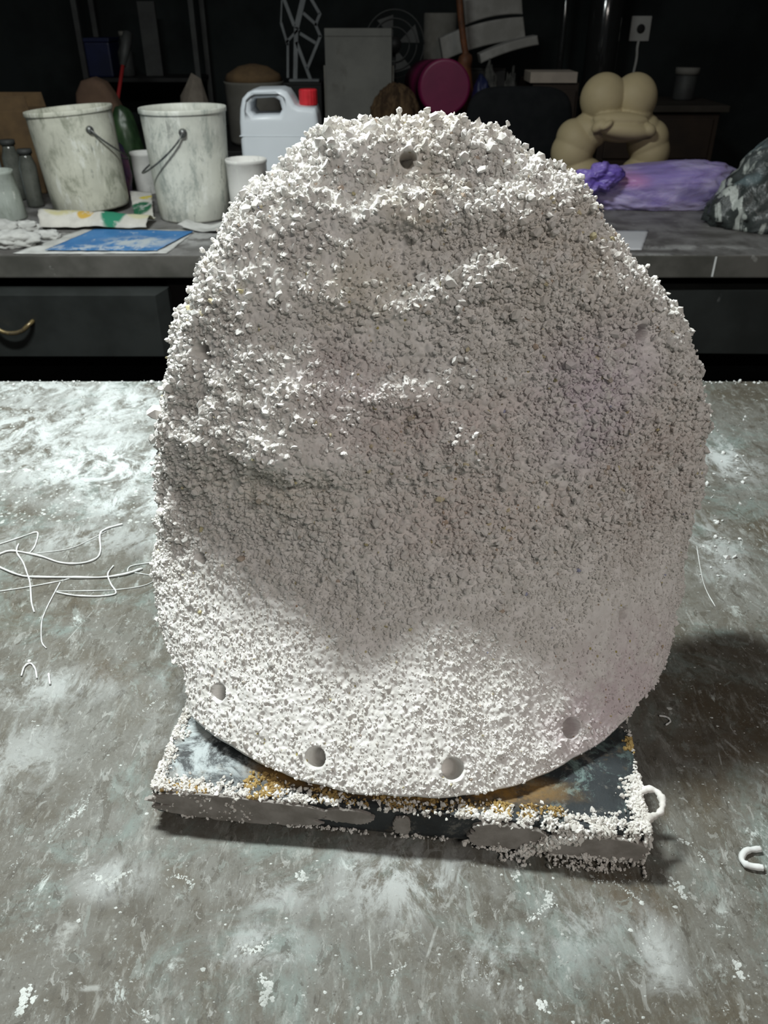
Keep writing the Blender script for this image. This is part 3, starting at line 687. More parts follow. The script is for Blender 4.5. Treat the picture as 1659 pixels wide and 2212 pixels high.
for _ in range(70):
    px = float(g.normal(1545, 45)); p = at(max(px, 1512), g.uniform(900, 1250), z=0); cp.append((p[0], p[1], .001))
V, F = crumbs(np.array(cp), g.gamma(2.2, .0007, len(cp)) + .0003, .7, .35, 29)
tag(obj('pulp_crumbs', V, F, M['strand'], None, False), 'loose white pulp crumbs along the far table edge and beside the relief', 'crumbs', kind='stuff')

#BENCH_THINGS
# ================================================================== things on the rear bench
def mat_bucket(name, seed, base=(0.66, 0.66, 0.56), stain=(0.27, 0.28, 0.22), k=0.85, lo=.49):
    m = NT(name, 0.6, 0.3)
    g = m.mix(m.ramp(m.noise(9, 5, 0.6, 0.2, m.co(loc=(seed, 0, 0))), 0.35, 0.65), base, tuple(v * .8 for v in base))
    f = m.ramp(m.noise(15, 12, 0.78, 0.4, m.co(scale=(1, 1, .42), loc=(seed, seed, 2))), lo, lo + .14)
    g = m.mix(m.math('MULTIPLY', f, k), g, stain)
    f = m.ramp(m.noise(24, 10, 0.75, 0.3, m.co(scale=(1, 1, .45), loc=(seed, 5, seed))), .585, .65)
    g = m.mix(m.math('MULTIPLY', f, .6), g, (0.14, 0.15, 0.14))
    f = m.ramp(m.noise(18, 5, 0.7, 0.3, m.co(scale=(1, 1, .4), loc=(3, 5, seed))), .56, .66)
    g = m.mix(m.math('MULTIPLY', f, .7), g, (0.78, 0.79, 0.74))
    m.bump(m.noise(40, 5, 0.7, 0, m.co(scale=(1, 1, .5))), 0.4, 0.003)
    return m.out(g)
M['bucket_a'] = mat_bucket('spattered_bucket_plastic', 1); M['bucket_b'] = mat_bucket('streaked_bucket_plastic', 6, (0.68, 0.69, 0.62), (0.29, 0.32, 0.29))
M['wire'] = simple('galvanised_wire', (0.20, 0.21, 0.20), (0.10, 0.10, 0.10), 60, 0.4, 0.5, 0.6)
def bucket(pxb, pyb, pxl, pxr, pyt, rb_px, mat, label, bail_side, ear_px, bail_drop):
    f = at(pxb, pyb, z=0); d = f[1] + .14
    base = Vector((at(pxb, pyb - 20, y=d)[0], d, 0.0)); top = Vector(at((pxl + pxr) / 2, pyt, y=d))
    ax = top - base; h = ax.length; mpp = (d * math.cos(PITCH) + (CAM_H - top.z) * math.sin(PITCH)) / FPX
    rt = (pxr - pxl) / 2 * mpp; rbm = rb_px * mpp
    b = thing('paint_bucket', label, 'bucket', base, (0, 0, 0), 'large white buckets on the bench')
    q = Vector((0, 0, 1)).rotation_difference(ax); b.rotation_euler = q.to_euler(); b.location.z = rbm * math.sin(q.angle) + .001
    prof = [(rbm * .97, 0), (rbm, .006)] + [(rbm + (rt * .972 - rbm) * t, .006 + (h - .022) * t) for t in (.25, .5, .75, .9, 1.0)] + \
           [(rt * .974, h - .0150), (rt * .996, h - .0145), (rt, h - .012), (rt, h - .004), (rt * .99, h), (rt * .955, h - .001), (rt * .95, h - .02), (rbm * .95, .02), (0.0002, .02)]
    lathe('bucket_shell', prof, mat, b, 64, 0.006, rt * 50)
    # wire bail hinged at the front ear, hanging round one side
    az = math.atan2(0 - d, 0 - base.x)                       # towards the viewer
    px_c = (pxl + pxr) / 2; ea = az + math.asin(max(-1, min(1, (ear_px - px_c) * mpp / rt)))
    re = rt * .985; ze = h - .062
    for e in (ea, ea + math.pi):
        c = Vector((re * math.cos(e), re * math.sin(e), ze)); n = Vector((math.cos(e), math.sin(e), 0))
        V, F = tube_data([c - n * .006, c + n * .008], [.014, .010], 10); obj('bail_ear', V, F, M['wire'], b, True)
    pts = []
    for k in range(25):
        t = k / 24 * math.pi; a = ea + bail_side * t
        rr_ = rt * 1.03 + .012 * math.sin(t); pts.append((rr_ * math.cos(a), rr_ * math.sin(a), ze - bail_drop * math.sin(t) ** 0.8))
    tube('bail_handle', pts, .0032, M['wire'], b, 6)
    return b
bucket(200, 470, 55, 240, 240, 84, M['bucket_a'], 'leaning white bucket with yellowish spatters and wire bail, left of the pair', 1, 182, .12)
bucket(424, 488, 300, 487, 232, 80, M['bucket_b'], 'white bucket with grey vertical streaks and wire bail, right of the pair', -1, 388, .13)

def cup(name, pxc, pyb, rt_px, rb_px, pyt, mat, label, cat, d_off=0.07, d=None, group=None):
    d = d or at(pxc, pyb, z=0)[1] + d_off
    x = at(pxc, pyb - 30, y=d)[0]; zt_ = at(pxc, pyt, y=d)[2]; mpp = (d * math.cos(PITCH) + (CAM_H - zt_) * math.sin(PITCH)) / FPX
    rt, rbm, h = rt_px * mpp, rb_px * mpp, zt_
    o = lathe(name, [(rbm * .96, 0), (rbm, .004), ((rbm + rt) / 2, h * .5), (rt * .99, h - .012), (rt * 1.02, h - .010), (rt * 1.02, h - .002), (rt, h), (rt * .95, h - .002), (rbm * .93, .01), (.0002, .01)], mat, None, 40, .01, pxc, (x, d, 0.0005))
    return tag(o, label, cat, group)
M['white_plastic'] = mat_bucket('white_cup_plastic', 9, (0.74, 0.73, 0.70), (0.60, 0.59, 0.57), .5, .55)
M['green_grey'] = mat_bucket('green_grey_plastic', 12, (0.42, 0.46, 0.42), (0.25, 0.28, 0.24), .7, .5)
M['blue_grey'] = mat_bucket('blue_grey_plastic', 15, (0.44, 0.54, 0.56), (0.30, 0.38, 0.40), .7, .5)
cup('plastic_tub', 540, 480, 44, 40, 343, M['white_plastic'], 'small white plastic tub in front of the jerry can', 'tub', d_off=.035)
cup('plastic_cup', 322, 440, 30, 26, 328, M['white_plastic'], 'white plastic cup half hidden between the two big buckets', 'cup', d=3.32)
cup('paint_pot', 8, 482, 36, 46, 368, M['green_grey'], 'green grey stained pot at the left end of the bench', 'pot')
cup('paint_pot', -22, 470, 40, 44, 288, M['blue_grey'], 'tall pale blue pot at the far left behind the green grey one', 'pot', d=3.16)

# jerry can
d = 3.03
def cz(px, py): p = at(px, py, y=d); return p[0], p[2]
x0_, _ = cz(530, 330); x1_, _ = cz(694, 330); ztop = cz(600, 190)[1]
W_ = x1_ - x0_; k_ = W_ / 164.0
jc = thing('jerry_can', 'translucent white plastic jerry can with red screw cap behind the tub', 'jerry can', ((x0_ + x1_) / 2, d, 0.0005))
def jp(px, z_from_top_px): return ((px - 612) * k_, ztop - z_from_top_px * k_ * 1.0)
outer = [(-W_ / 2 + .012, 0), (-W_ / 2, .012), (-W_ / 2, ztop - 100 * k_), jp(531, 60), jp(534, 35), jp(540, 16), jp(552, 5), jp(568, 0), jp(620, -1), jp(632, 3), jp(640, 14), jp(647, 27), jp(655, 31), jp(688, 33), jp(692, 48), jp(694, 62), (W_ / 2, ztop - 100 * k_), (W_ / 2, .012), (W_ / 2 - .012, 0)]
hole = [jp(558, 24), jp(566, 16), jp(606, 14), jp(616, 20), jp(620, 36), jp(614, 46), jp(562, 47), jp(556, 38)]
def mat_can():
    m = NT('translucent_can_plastic', 0.35, 0.4); m.b.inputs['Subsurface Weight'].default_value = 0.15; m.b.inputs['Subsurface Radius'].default_value = (.02, .02, .02)
    return m.out(m.mix(m.ramp(m.noise(4, 3), .3, .7), (0.62, 0.66, 0.70), (0.56, 0.60, 0.64)))
M['can'] = mat_can(); M['red'] = simple('red_cap_plastic', (0.52, 0.02, 0.03), (0.40, 0.015, 0.02), 30, .4, .4)
prism('can_body', outer, -.085, .085, M['can'], jc, .018, holes=(hole[::-1],), smooth=True, res=4)
cxp, czp = jp(671, 33)
lathe('cap_neck', [(.026, czp - .012), (.026, czp + .004)], M['can'], jc, 32, loc=(cxp, 0, 0))
V, F = lathe_data([(.029, 0), (.030, .003), (.030, .044), (.027, .048), (.0002, .048)], 36)
V = [(v[0] * (1 + (.03 if i % 2 else 0)), v[1] * (1 + (.03 if i % 2 else 0)), v[2]) for i, v in enumerate(V)]
obj('screw_cap', V, F, M['red'], jc, False, (cxp, 0, czp + .002))
lathe('seam', [(0.001, 0), (0.001, .001)], M['can'], jc, 8, loc=(0, 0, .05)) if False else None
box('body_seam', -W_ / 2 - .001, W_ / 2 + .001, -.086, .086, ztop - 86 * k_, ztop - 84.5 * k_, M['can'], jc, .0004)

# paper sheets
def sheet(name, corners, amp, mat, label, cat='paper', nx=36, ny=24, lift=0.0015, seed=0, fold=None, freq=9, group=None):
    C4 = [Vector((*at(px, py, z=0)[:2], 0)) for px, py in corners]; o0 = sum(C4, Vector()) / 4
    V, F = [], []
    for j in range(ny + 1):
        for i in range(nx + 1):
            u, v = i / nx, j / ny
            p = C4[0] * (1 - u) * (1 - v) + C4[1] * u * (1 - v) + C4[2] * u * v + C4[3] * (1 - u) * v - o0
            n = abs(mnoise.noise((p.x * freq + seed, p.y * freq * .7, seed))) + .5 * abs(mnoise.noise((p.x * freq * 2.4, p.y * freq * 1.5 + seed, 4)))
            e = .004 * mnoise.noise((u * 9 + seed, v * 9, 2))
            z = lift + amp * n + (fold(u, v) if fold else 0)
            V.append((p.x + e, p.y + e, z))
    n1 = len(V); V += [(x, y, z - .0008) for x, y, z in V]; w_1 = nx + 1
    for j in range(ny):
        for i in range(nx):
            a = j * w_1 + i; q = (a, a + 1, a + w_1 + 1, a + w_1); F.append(q[::-1]); F.append(tuple(n1 + t for t in q))
    per = [i for i in range(w_1)] + [j * w_1 + nx for j in range(1, ny + 1)] + [ny * w_1 + i for i in range(nx - 1, -1, -1)] + [j * w_1 for j in range(ny - 1, 0, -1)]
    for a, b in zip(per, per[1:] + per[:1]): F.append((a, b, n1 + b, n1 + a))
    return tag(obj(name, V, F, mat, None, True, o0), label, cat, group)
def mat_news(name, blocks, base=(0.62, 0.60, 0.55)):
    m = NT(name, 0.85, 0.15)
    g = m.mix(m.ramp(m.noise(14, 5, .6), .35, .65), base, tuple(v * .8 for v in base))
    for (x, y, rx, ry, c) in blocks: g = m.mix(m.math('MULTIPLY', m.spot(x, y, rx, ry, .25), m.ramp(m.noise(22, 3, .6, 0, m.co(loc=(x * 9, 0, 0))), .3, .42)), g, c)
    f = m.ramp(m.noise(9, 6, .7, .3, m.co(loc=(5, 5, 0))), .55, .66); g = m.mix(m.math('MULTIPLY', f, .8), g, (0.62, 0.63, 0.62))
    return m.out(g)
M['blue_print'] = None
def mat_blue():
    m = NT('blue_printed_sheet', 0.6, 0.3)
    g = m.mix(m.ramp(m.noise(8, 4, .6), .4, .6), (0.035, 0.15, 0.36), (0.05, 0.19, 0.43))
    f = m.math('MULTIPLY', m.spot(.05, -.03, .17, .10, .8), m.ramp(m.noise(20, 6, .7, .4), .40, .56)); g = m.mix(m.math('MULTIPLY', f, .85), g, (0.50, 0.53, 0.52))
    f = m.ramp(m.noise(26, 6, .75, .4, m.co(loc=(4, 1, 1))), .60, .66); g = m.mix(m.math('MULTIPLY', f, .8), g, (0.52, 0.56, 0.56))
    f = m.math('MULTIPLY', m.spot(0, -.10, .4, .05, .8), m.ramp(m.noise(30, 6, .75, .4, m.co(loc=(4, 7, 1))), .45, .55)); g = m.mix(m.math('MULTIPLY', f, .8), g, (0.52, 0.55, 0.55))
    return m.out(g)
M['blue_print'] = mat_blue(); M['paper'] = simple('grubby_white_paper', (0.58, 0.58, 0.56), (0.40, 0.40, 0.38), 12, .85, .15)
M['news_a'] = mat_news('folded_newspaper', [(-.10, 0, .07, .05, (0.52, 0.48, 0.28)), (.07, -.01, .045, .09, (0.03, 0.20, 0.12)), (-.02, -.03, .03, .03, (0.55, 0.36, 0.08)), (.16, .0, .06, .06, (0.52, 0.50, 0.34))])
M['news_b'] = mat_news('colour_magazine', [(.0, -.05, .05, .08, (0.02, 0.12, 0.06)), (.02, .06, .05, .02, (0.55, 0.45, 0.06)), (.05, .0, .01, .05, (0.45, 0.10, 0.05))])
sheet('paper_sheet', [(28, 549), (360, 549), (425, 498), (185, 494)], .003, M['paper'], 'grubby white paper sheet under the blue print at the bench edge', seed=1)
sheet('printed_sheet', [(98, 545), (340, 546), (418, 504), (205, 499)], .002, M['blue_print'], 'blue printed sheet smeared with plaster lying in front of the buckets', seed=3, lift=.0065)
sheet('newspaper', [(88, 498), (318, 500), (338, 478), (96, 474)], .008, M['news_a'], 'folded newspaper with green and yellow print in front of the leaning bucket', 'newspaper', lift=.010, seed=5, fold=lambda u, v: .042 * math.sin(math.pi * min(1, v * 1.3)) ** .7 * (1 - .4 * u))
sheet('magazine', [(291, 470), (332, 476), (331, 440), (284, 436)], .006, M['news_b'], 'crumpled colour magazine page wedged between the two big buckets', 'magazine', nx=14, lift=.004, seed=8, fold=lambda u, v: .035 * v)
sheet('paper_scrap', [(385, 500), (492, 508), (500, 488), (405, 490)], .010, M['paper'], 'crumpled white paper scrap at the foot of the streaked bucket', seed=11, lift=.003, fold=lambda u, v: .018 * (2 * abs(u - .5)) ** 1.5)
def mat_label():
    m = NT('printed_label', .7, .2); g = m.mix(m.ramp(m.noise(5, 3), .3, .7), (0.44, 0.44, 0.46), (0.52, 0.52, 0.54))
    br = m.n('ShaderNodeTexBrick'); br.inputs['Scale'].default_value = 34; br.inputs['Mortar Size'].default_value = .012; m.l(m.co(), br.inputs['Vector'])
    f = m.math('MULTIPLY', m.spot(-.05, .055, .045, .016, .2), m.ramp(m.noise(130, 2, .5, 0, m.co(scale=(1, .4, 1))), .5, .56)); g = m.mix(m.math('MULTIPLY', f, .7), g, (0.15, 0.15, 0.16))
    return m.out(g)
M['label'] = mat_label()
sheet('printed_label', [(1290, 541), (1386, 541), (1401, 499), (1310, 498)], .0012, M['label'], 'small white printed label lying flat near the bench edge beside the relief', 'label', nx=16, ny=10, seed=14)
for i, (px, py, s, lab) in enumerate([(20, 540, .05, 'white plaster lump at the bench edge, far left corner'), (48, 503, .033, 'rounded white plaster lump below the green grey pot'), (-12, 512, .045, 'flat white plaster lump cut by the left frame edge'), (95, 520, .028, 'small white plaster lump left of the blue print')]):
    p = at(px, py, z=0); tag(blob('plaster_lump', s * 1.5, s, s * .55, M['paper'], None, (p[0], p[1] + s, 0.0003), 4, .3, .3, 4, i * 3.1), lab, 'lump', 'plaster lumps on the bench')

# purple bag
def mat_purple():
    m = NT('thin_purple_plastic', 0.32, 0.5); m.b.inputs['Subsurface Weight'].default_value = .1
    f = m.ramp(m.noise(5, 5, .6, .5, m.co(scale=(.6, 1, 2.2))), .38, .62)
    g = m.mix(f, (0.27, 0.21, 0.50), (0.52, 0.46, 0.70))
    g = m.mix(m.math('MULTIPLY', m.spot(-.11, .10, .09, .035, .9, ax=(0, 2)), .7), g, (0.50, 0.22, 0.42))
    g = m.mix(m.math('MULTIPLY', m.spot(.10, .055, .07, .04, .4, ax=(0, 2)), .45), g, (0.16, 0.14, 0.28))
    m.bump(m.noise(9, 6, .6, 1.0, m.co(scale=(.6, 1, 2))), .8, .012)
    return m.out(g)
M['purple'] = mat_purple(); M['violet'] = simple('deep_violet_plastic', (0.27, 0.20, 0.58), (0.14, 0.09, 0.42), 14, .35, .5)
d = 3.09; xa, xb, _, ztp = ext(1235, 1590, 338, 470, d)
pb = thing('plastic_bag', 'knotted purple plastic bag lying in front of the beige figure', 'bag', ((xa + xb) / 2, d, .0005))
hw = (xb - xa) / 2
def pshape(q):
    x = math.copysign(abs(q.x) ** .72, q.x); z = math.copysign(abs(q.z) ** .8, q.z); y = math.copysign(abs(q.y) ** .85, q.y)
    return Vector((x * (1.0), y * .95, z * (.76 + .28 * x) if z > 0 else z))
hz = ztp / 1.62
blob('bag_body', hw, .135, hz, M['purple'], pb, (0, 0, 0), 5, .09, .16, 3.4, 4, True, True, pshape)
kx = at(1285, 385, y=d - .10)
def kshape(q):
    a = math.atan2(q.z, q.x); fl = 1 + .22 * math.sin(a * 2 + .6) + .10 * math.sin(a * 5) + .05 * math.sin(a * 11)
    rr_ = math.hypot(q.x, q.z); dent = .55 * math.exp(-(rr_ / .35) ** 2)
    return Vector((q.x * fl, q.y * (1 - dent) + .12 * math.sin(a * 8) * rr_, q.z * fl))
kn = blob('bag_knot', .078, .045, .052, M['violet'], pb, (kx[0] - (xa + xb) / 2, -.128, kx[2] + .002), 5, .10, .30, 3.4, 3, False, True, kshape)

# dark sack at the right end
def mat_sack():
    m = NT('printed_dark_sack', 0.3, 0.5)
    g = m.mix(m.ramp(m.noise(6, 4, .6, .6), .4, .6), (0.035, 0.042, 0.040), (0.075, 0.085, 0.085))
    f = m.ramp(m.noise(7, 4, .6, 1.2, m.co(scale=(1.5, 1, .6), rot=(0, .5, 0), loc=(.3, 2, 1))), .52, .56); g = m.mix(f, g, (0.42, 0.45, 0.42))
    f = m.ramp(m.noise(5, 3, .5, .5, m.co(loc=(3, 7, 2))), .62, .68); g = m.mix(m.math('MULTIPLY', f, .5), g, (0.20, 0.27, 0.29))
    m.bump(m.noise(8, 6, .6, 1.2), .9, .02)
    return m.out(g)
M['sack'] = mat_sack(); M['yellow'] = simple('yellow_print', (0.5, 0.38, 0.05), (0.35, 0.3, 0.06), 20, .4, .4)
d = 2.77; xa = at(1545, 500, y=d - .1)[0]; zt_ = at(1690, 225, y=d)[2]
sk = thing('plastic_sack', 'crumpled dark plastic sack with white print at the right end of the bench', 'sack', (xa + .24, d, .0005))
def sshape(q):
    t = (q.z + .62) / 1.62; return Vector((q.x * (1.12 - .78 * max(0, t)) + .22 * t, q.y * (1.05 - .45 * max(0, t)), q.z))
blob('sack_body', .25, .17, zt_ / 1.62, M['sack'], sk, (0, 0, 0), 5, .10, .22, 3.2, 2, True, True, sshape)
blob('sack_neck', .055, .045, .05, M['yellow'], sk, (.045, -.02, zt_ * .80), 4, .3, .3, 5, 6, False, True)

# beige figure
d = 3.33
def mp(px, py): p = at(px, py, y=d); return p[0], p[2]
sx0, sz0 = mp(1330, 300); mpp = (d * math.cos(PITCH) + .3 * math.sin(PITCH)) / FPX
def balls(specs):
    bm = bmesh.new()
    for (px, py, rx, rz, ry, dy, tilt) in specs:
        x, z = mp(px, py)
        mat = Matrix.Translation((x - sx0, dy, z)) @ Matrix.Rotation(tilt, 4, 'Y') @ Matrix.Diagonal((rx * mpp, ry * mpp, rz * mpp, 1))
        bmesh.ops.create_uvsphere(bm, u_segments=40, v_segments=24, radius=1, matrix=mat)
    return bm
fig = [(1305, 206, 50, 50, 48, 0, .15), (1371, 206, 48, 50, 48, 0, -.15), (1310, 240, 44, 34, 44, 0, 0), (1366, 240, 43, 34, 44, 0, 0), (1337, 262, 58, 34, 46, 0, 0),
       (1330, 247, 60, 15, 22, -.078, .03), (1338, 268, 58, 19, 26, -.085, .10), (1282, 258, 18, 11, 16, -.095, -.75), (1296, 256, 14, 7, 10, -.118, -.6), (1388, 268, 16, 13, 16, -.092, .5), (1335, 280, 48, 18, 36, -.03, 0),
       (1274, 276, 40, 34, 40, 0, .6), (1246, 298, 48, 42, 45, 0, .8), (1236, 322, 46, 46, 46, 0, 0), (1252, 356, 48, 25, 44, -.01, 0), (1256, 382, 40, 22, 44, -.01, 0), (1258, 399, 40, 10, 50, -.02, 0),
       (1388, 276, 38, 34, 40, 0, -.6), (1400, 298, 46, 42, 45, 0, -.8), (1404, 322, 43, 46, 46, 0, 0), (1388, 358, 46, 25, 44, -.01, 0), (1388, 382, 40, 22, 44, -.01, 0), (1388, 399, 40, 10, 50, -.02, 0)]
bm = balls(fig); me = bpy.data.meshes.new('tmp'); bm.to_mesh(me); bm.free(); t = bpy.data.objects.new('tmp', me); COL.objects.link(t)
md = t.modifiers.new('r', 'REMESH'); md.mode = 'VOXEL'; md.voxel_size = .0042
md = t.modifiers.new('s', 'SMOOTH'); md.factor = .5; md.iterations = 3
bpy.context.view_layer.update(); me2 = bpy.data.meshes.new_from_object(t.evaluated_get(bpy.context.evaluated_depsgraph_get())); bpy.data.objects.remove(t)
zmin = min(v.co.z for v in me2.vertices)
for v in me2.vertices: v.co.z -= zmin
M['beige'] = simple('beige_cast', (0.36, 0.295, 0.175), (0.31, 0.255, 0.15), 5, .6, .25)
me2.materials.clear(); me2.materials.append(M['beige']); me2.polygons.foreach_set('use_smooth', np.full(len(me2.polygons), True, dtype=bool))
o = bpy.data.objects.new('figure_sculpture', me2); COL.objects.link(o); o.location = (sx0, d, .0005)
tag(o, 'smooth beige rounded figure sculpture with folded arms and arched thick legs behind the purple bag', 'sculpture')

# back of the bench, behind the buckets
M['cardboard'] = simple('brown_cardboard', (0.13, 0.085, 0.045), (0.09, 0.06, 0.035), 10, .9, .1)
M['dark_green'] = simple('dark_green_plastic', (0.025, 0.055, 0.02), (0.012, 0.028, 0.012), 12, .4, .4)
M['pink_purple'] = simple('printed_purple_packet', (0.05, 0.05, 0.11), (0.13, 0.05, 0.08), 9, .4, .4)
M['glass'] = simple('dusty_jar_glass', (0.12, 0.125, 0.11), (0.07, 0.075, 0.065), 14, .15, .6)
M['grey_box'] = simple('grey_plastic', (0.045, 0.048, 0.046), (0.03, 0.03, 0.03), 8, .6, .3)
def carton(name, x0, x1, y0, d, dep, mat, label, cat, zbase=0.0, rz=0.0, flaps=True, group=None):
    xa, xb, _, zt_ = ext(x0, x1, y0, y0 + 80, d)
    t = thing(name, label, cat, ((xa + xb) / 2, d + dep / 2, zbase + .0005), (0, 0, rz), group); hw = (xb - xa) / 2; h = zt_ - zbase
    box('carton_body', -hw, hw, -dep / 2, dep / 2, 0, h, mat, t, .004)
    if flaps:
        for s in (-1, 1): prism('flap', [(-hw * .98, 0), (hw * .98, 0), (hw * .9, .05), (-hw * .9, .05)], -.002, .002, mat, t, .0005, (0, s * (dep / 2 - .004), h - .001))
    return t
carton('cardboard_box', -40, 72, 240, 3.30, .18, M['cardboard'], 'brown cardboard box behind the pots at the left end', 'box')
for i, (px, py, r_) in enumerate([(30, 302, 18), (62, 322, 17)]):
    dj = 3.18 - .13 * i; x, z = at(px, 370, y=dj)[0], at(px, py, y=dj)[2]; rj = r_ * .0017
    t = thing('glass_jar', ['taller dusty glass jar with flared rim behind the green grey pot', 'shorter dusty glass jar between the pot and leaning bucket'][i], 'jar', (x, dj, .0005), (0, 0, 0), 'dusty jars')
    lathe('jar_body', [(rj * .8, 0), (rj, .01), (rj, z * .72), (rj * .7, z * .86), (rj * .7, z * .92)], M['glass'], t, 28)
    lathe('jar_lid', [(rj * .85, z * .92), (rj * .85, z), (.0003, z)], M['grey_box'], t, 28)
x, z = at(278, 300, y=3.40)[0], at(278, 232, y=3.40)[2]
tag(blob('plastic_bag', .065, .055, z / 1.62, M['dark_green'], None, (x - .02, 3.43, .0005), 4, .12, .14, 3, 9), 'dark green plastic bag between the two buckets at the bench rear', 'bag')
x, z = at(276, 330, y=3.22)[0], at(276, 305, y=3.22)[2]
tag(blob('plastic_packet', .055, .045, z / 1.62, M['pink_purple'], None, (x - .06, 3.24, .0005), 4, .15, .15, 4, 12), 'small purple and pink packet just behind the leaning bucket', 'packet')

# ================================================================== clutter beyond the bench
ST = 0.06
st = thing('storage_table', 'dark cluttered storage table standing behind the bench', 'table', (0, 0, -.85))
box('tabletop', -2.4, .70, 3.98, 5.0, Z + ST - .04, Z + ST, M['black'], st)
for x in (-2.3, -.6, .65):
    for y in (4.04, 4.94): box('leg', x - .03, x + .03, y - .03, y + .03, 0, Z + ST - .04, M['black'], st)
M['terracotta'] = simple('dull_terracotta', (0.15, 0.095, 0.065), (0.11, 0.07, 0.05), 8, .9, .1)
M['off_white'] = simple('dim_off_white', (0.16, 0.155, 0.14), (0.12, 0.115, 0.10), 8, .9, .1)
M['foam'] = simple('pale_foam', (0.27, 0.265, 0.25), (0.20, 0.195, 0.18), 9, .9, .1)
M['lattice'] = simple('white_painted_bar', (0.20, 0.215, 0.22), (0.15, 0.16, 0.165), 10, .7, .2)
M['magenta'] = simple('magenta_plastic', (0.15, 0.008, 0.052), (0.115, 0.006, 0.042), 6, .45, .4)
M['wicker'] = None
def mat_fibre():
    m = NT('brown_fibre', .95, .1); f = m.ramp(m.noise(16, 5, .7, .5, m.co(scale=(2.2, 2.2, .4))), .38, .62)
    m.bump(m.noise(40, 4, .7, .3, m.co(scale=(2, 2, .3))), .8, .01); return m.out(m.mix(f, (0.10, 0.065, 0.036), (0.035, 0.022, 0.014)))
M['wicker'] = mat_fibre()
M['rust'] = simple('rust_orange_paint', (0.14, 0.05, 0.02), (0.07, 0.03, 0.015), 14, .6, .3)
M['board_grey'] = None
def mat_slab():
    m = NT('grey_slab', .9, .1); g = m.mix(m.ramp(m.noise(5, 5, .6), .35, .65), (0.15, 0.15, 0.138), (0.118, 0.118, 0.110))
    g = m.mix(m.math('MULTIPLY', m.ramp(m.noise(9, 5, .7, .3, m.co(scale=(1, 1, .6))), .56, .68), .5), g, (0.09, 0.085, 0.075)); return m.out(g)
M['board_grey'] = mat_slab()
M['fabric_black'] = simple('black_fabric', (0.007, 0.008, 0.009), (0.004, 0.005, 0.006), 20, .9, .2)
M['brown_wood'] = simple('brown_wood', (0.026, 0.016, 0.010), (0.016, 0.010, 0.007), 5, .6, .3)
M['pale_wood'] = simple('pale_board', (0.36, 0.31, 0.26), (0.30, 0.26, 0.22), 8, .8, .2)
M['chrome'] = simple('polished_pipe', (0.05, 0.055, 0.055), (0.04, 0.04, 0.04), 4, .12, .8, .6)
M['blue_dim'] = simple('dark_blue_plastic', (0.006, 0.010, 0.045), (0.004, 0.007, 0.028), 6, .5, .3)
M['red_dim'] = simple('dull_red_plastic', (0.28, 0.02, 0.02), (0.2, 0.015, 0.015), 6, .5, .3)

# terracotta rounded mould
xa, xb, _, zt_ = ext(166, 278, 166, 245, 4.15)
w2 = xb - xa; h_ = zt_ - ST
tag(prism('terracotta_mould', [(-w2 * .5, 0), (-w2 * .52, h_ * .5), (-w2 * .47, h_ * .78), (-w2 * .33, h_ * .95), (-w2 * .1, h_), (w2 * .1, h_ * .93), (w2 * .22, h_ * .78), (w2 * .36, h_ * .5), (w2 * .52, 0)], -.06, .06, M['terracotta'], None, .035, ((xa + xb) / 2, 4.15, ST + .0005), smooth=True, res=4), 'dull terracotta rounded mould behind the leaning bucket', 'mould')
# red stick leaning behind it
p = at(258, 190, y=4.35); q = at(264, 150, y=4.40)
t = thing('broom', 'thin red handled brush leaning behind the terracotta mould', 'brush', (p[0], 4.35, ST))
dv_ = Vector(q - p).normalized(); L_ = (p[2] - ST) / dv_.z
tube('handle', [Vector((0, 0, 0)) + Vector((p[0] - t.location.x, 0, p[2] - ST)) - dv_ * (L_ * .98), Vector((p[0] - t.location.x, 0, p[2] - ST)) + dv_ * .11], .009, M['red_dim'], t, 8)
tube('brush_head', [Vector((0, 0, p[2] - ST)) + dv_ * .11, Vector((0, 0, p[2] - ST)) + dv_ * .22, Vector((0, 0, p[2] - ST)) + dv_ * .27], [.014, .026, .022], M['grey_box'], t, 10)
# crumpled paper bag
xa, xb, _, zt_ = ext(384, 450, 165, 220, 4.2)
o = blob('paper_bag', (xb - xa) / 2, .06, (zt_ - ST) / 1.62, M['off_white'], None, ((xa + xb) / 2, 4.2, ST + .0005), 2, .25, .12, 3, 21, True, False)
tag(o, 'crumpled pale paper bag behind the streaked bucket', 'bag')
o.data.materials[0] = simple('brownish_paper', (0.20, 0.175, 0.145), (0.14, 0.12, 0.10), 10, .9, .1)
# pale pot
xa, xb, _, zt_ = ext(488, 612, 176, 260, 4.2); r_ = (xb - xa) / 2
t = thing('cooking_pot', 'pale grey pot with dark domed lid behind the jerry can', 'pot', ((xa + xb) / 2, 4.22, ST + .0005))
lathe('pot_body', [(r_ * .85, 0), (r_ * .97, .02), (r_, zt_ - ST - .01), (r_ * 1.04, zt_ - ST), (.0003, zt_ - ST)], M['off_white'], t, 40)
lathe('pot_lid', [(r_ * 1.0, zt_ - ST + .001), (r_ * .9, zt_ - ST + .03), (r_ * .5, zt_ - ST + .06), (r_ * .12, zt_ - ST + .07), (.0003, zt_ - ST + .07)], M['cardboard'], t, 40)
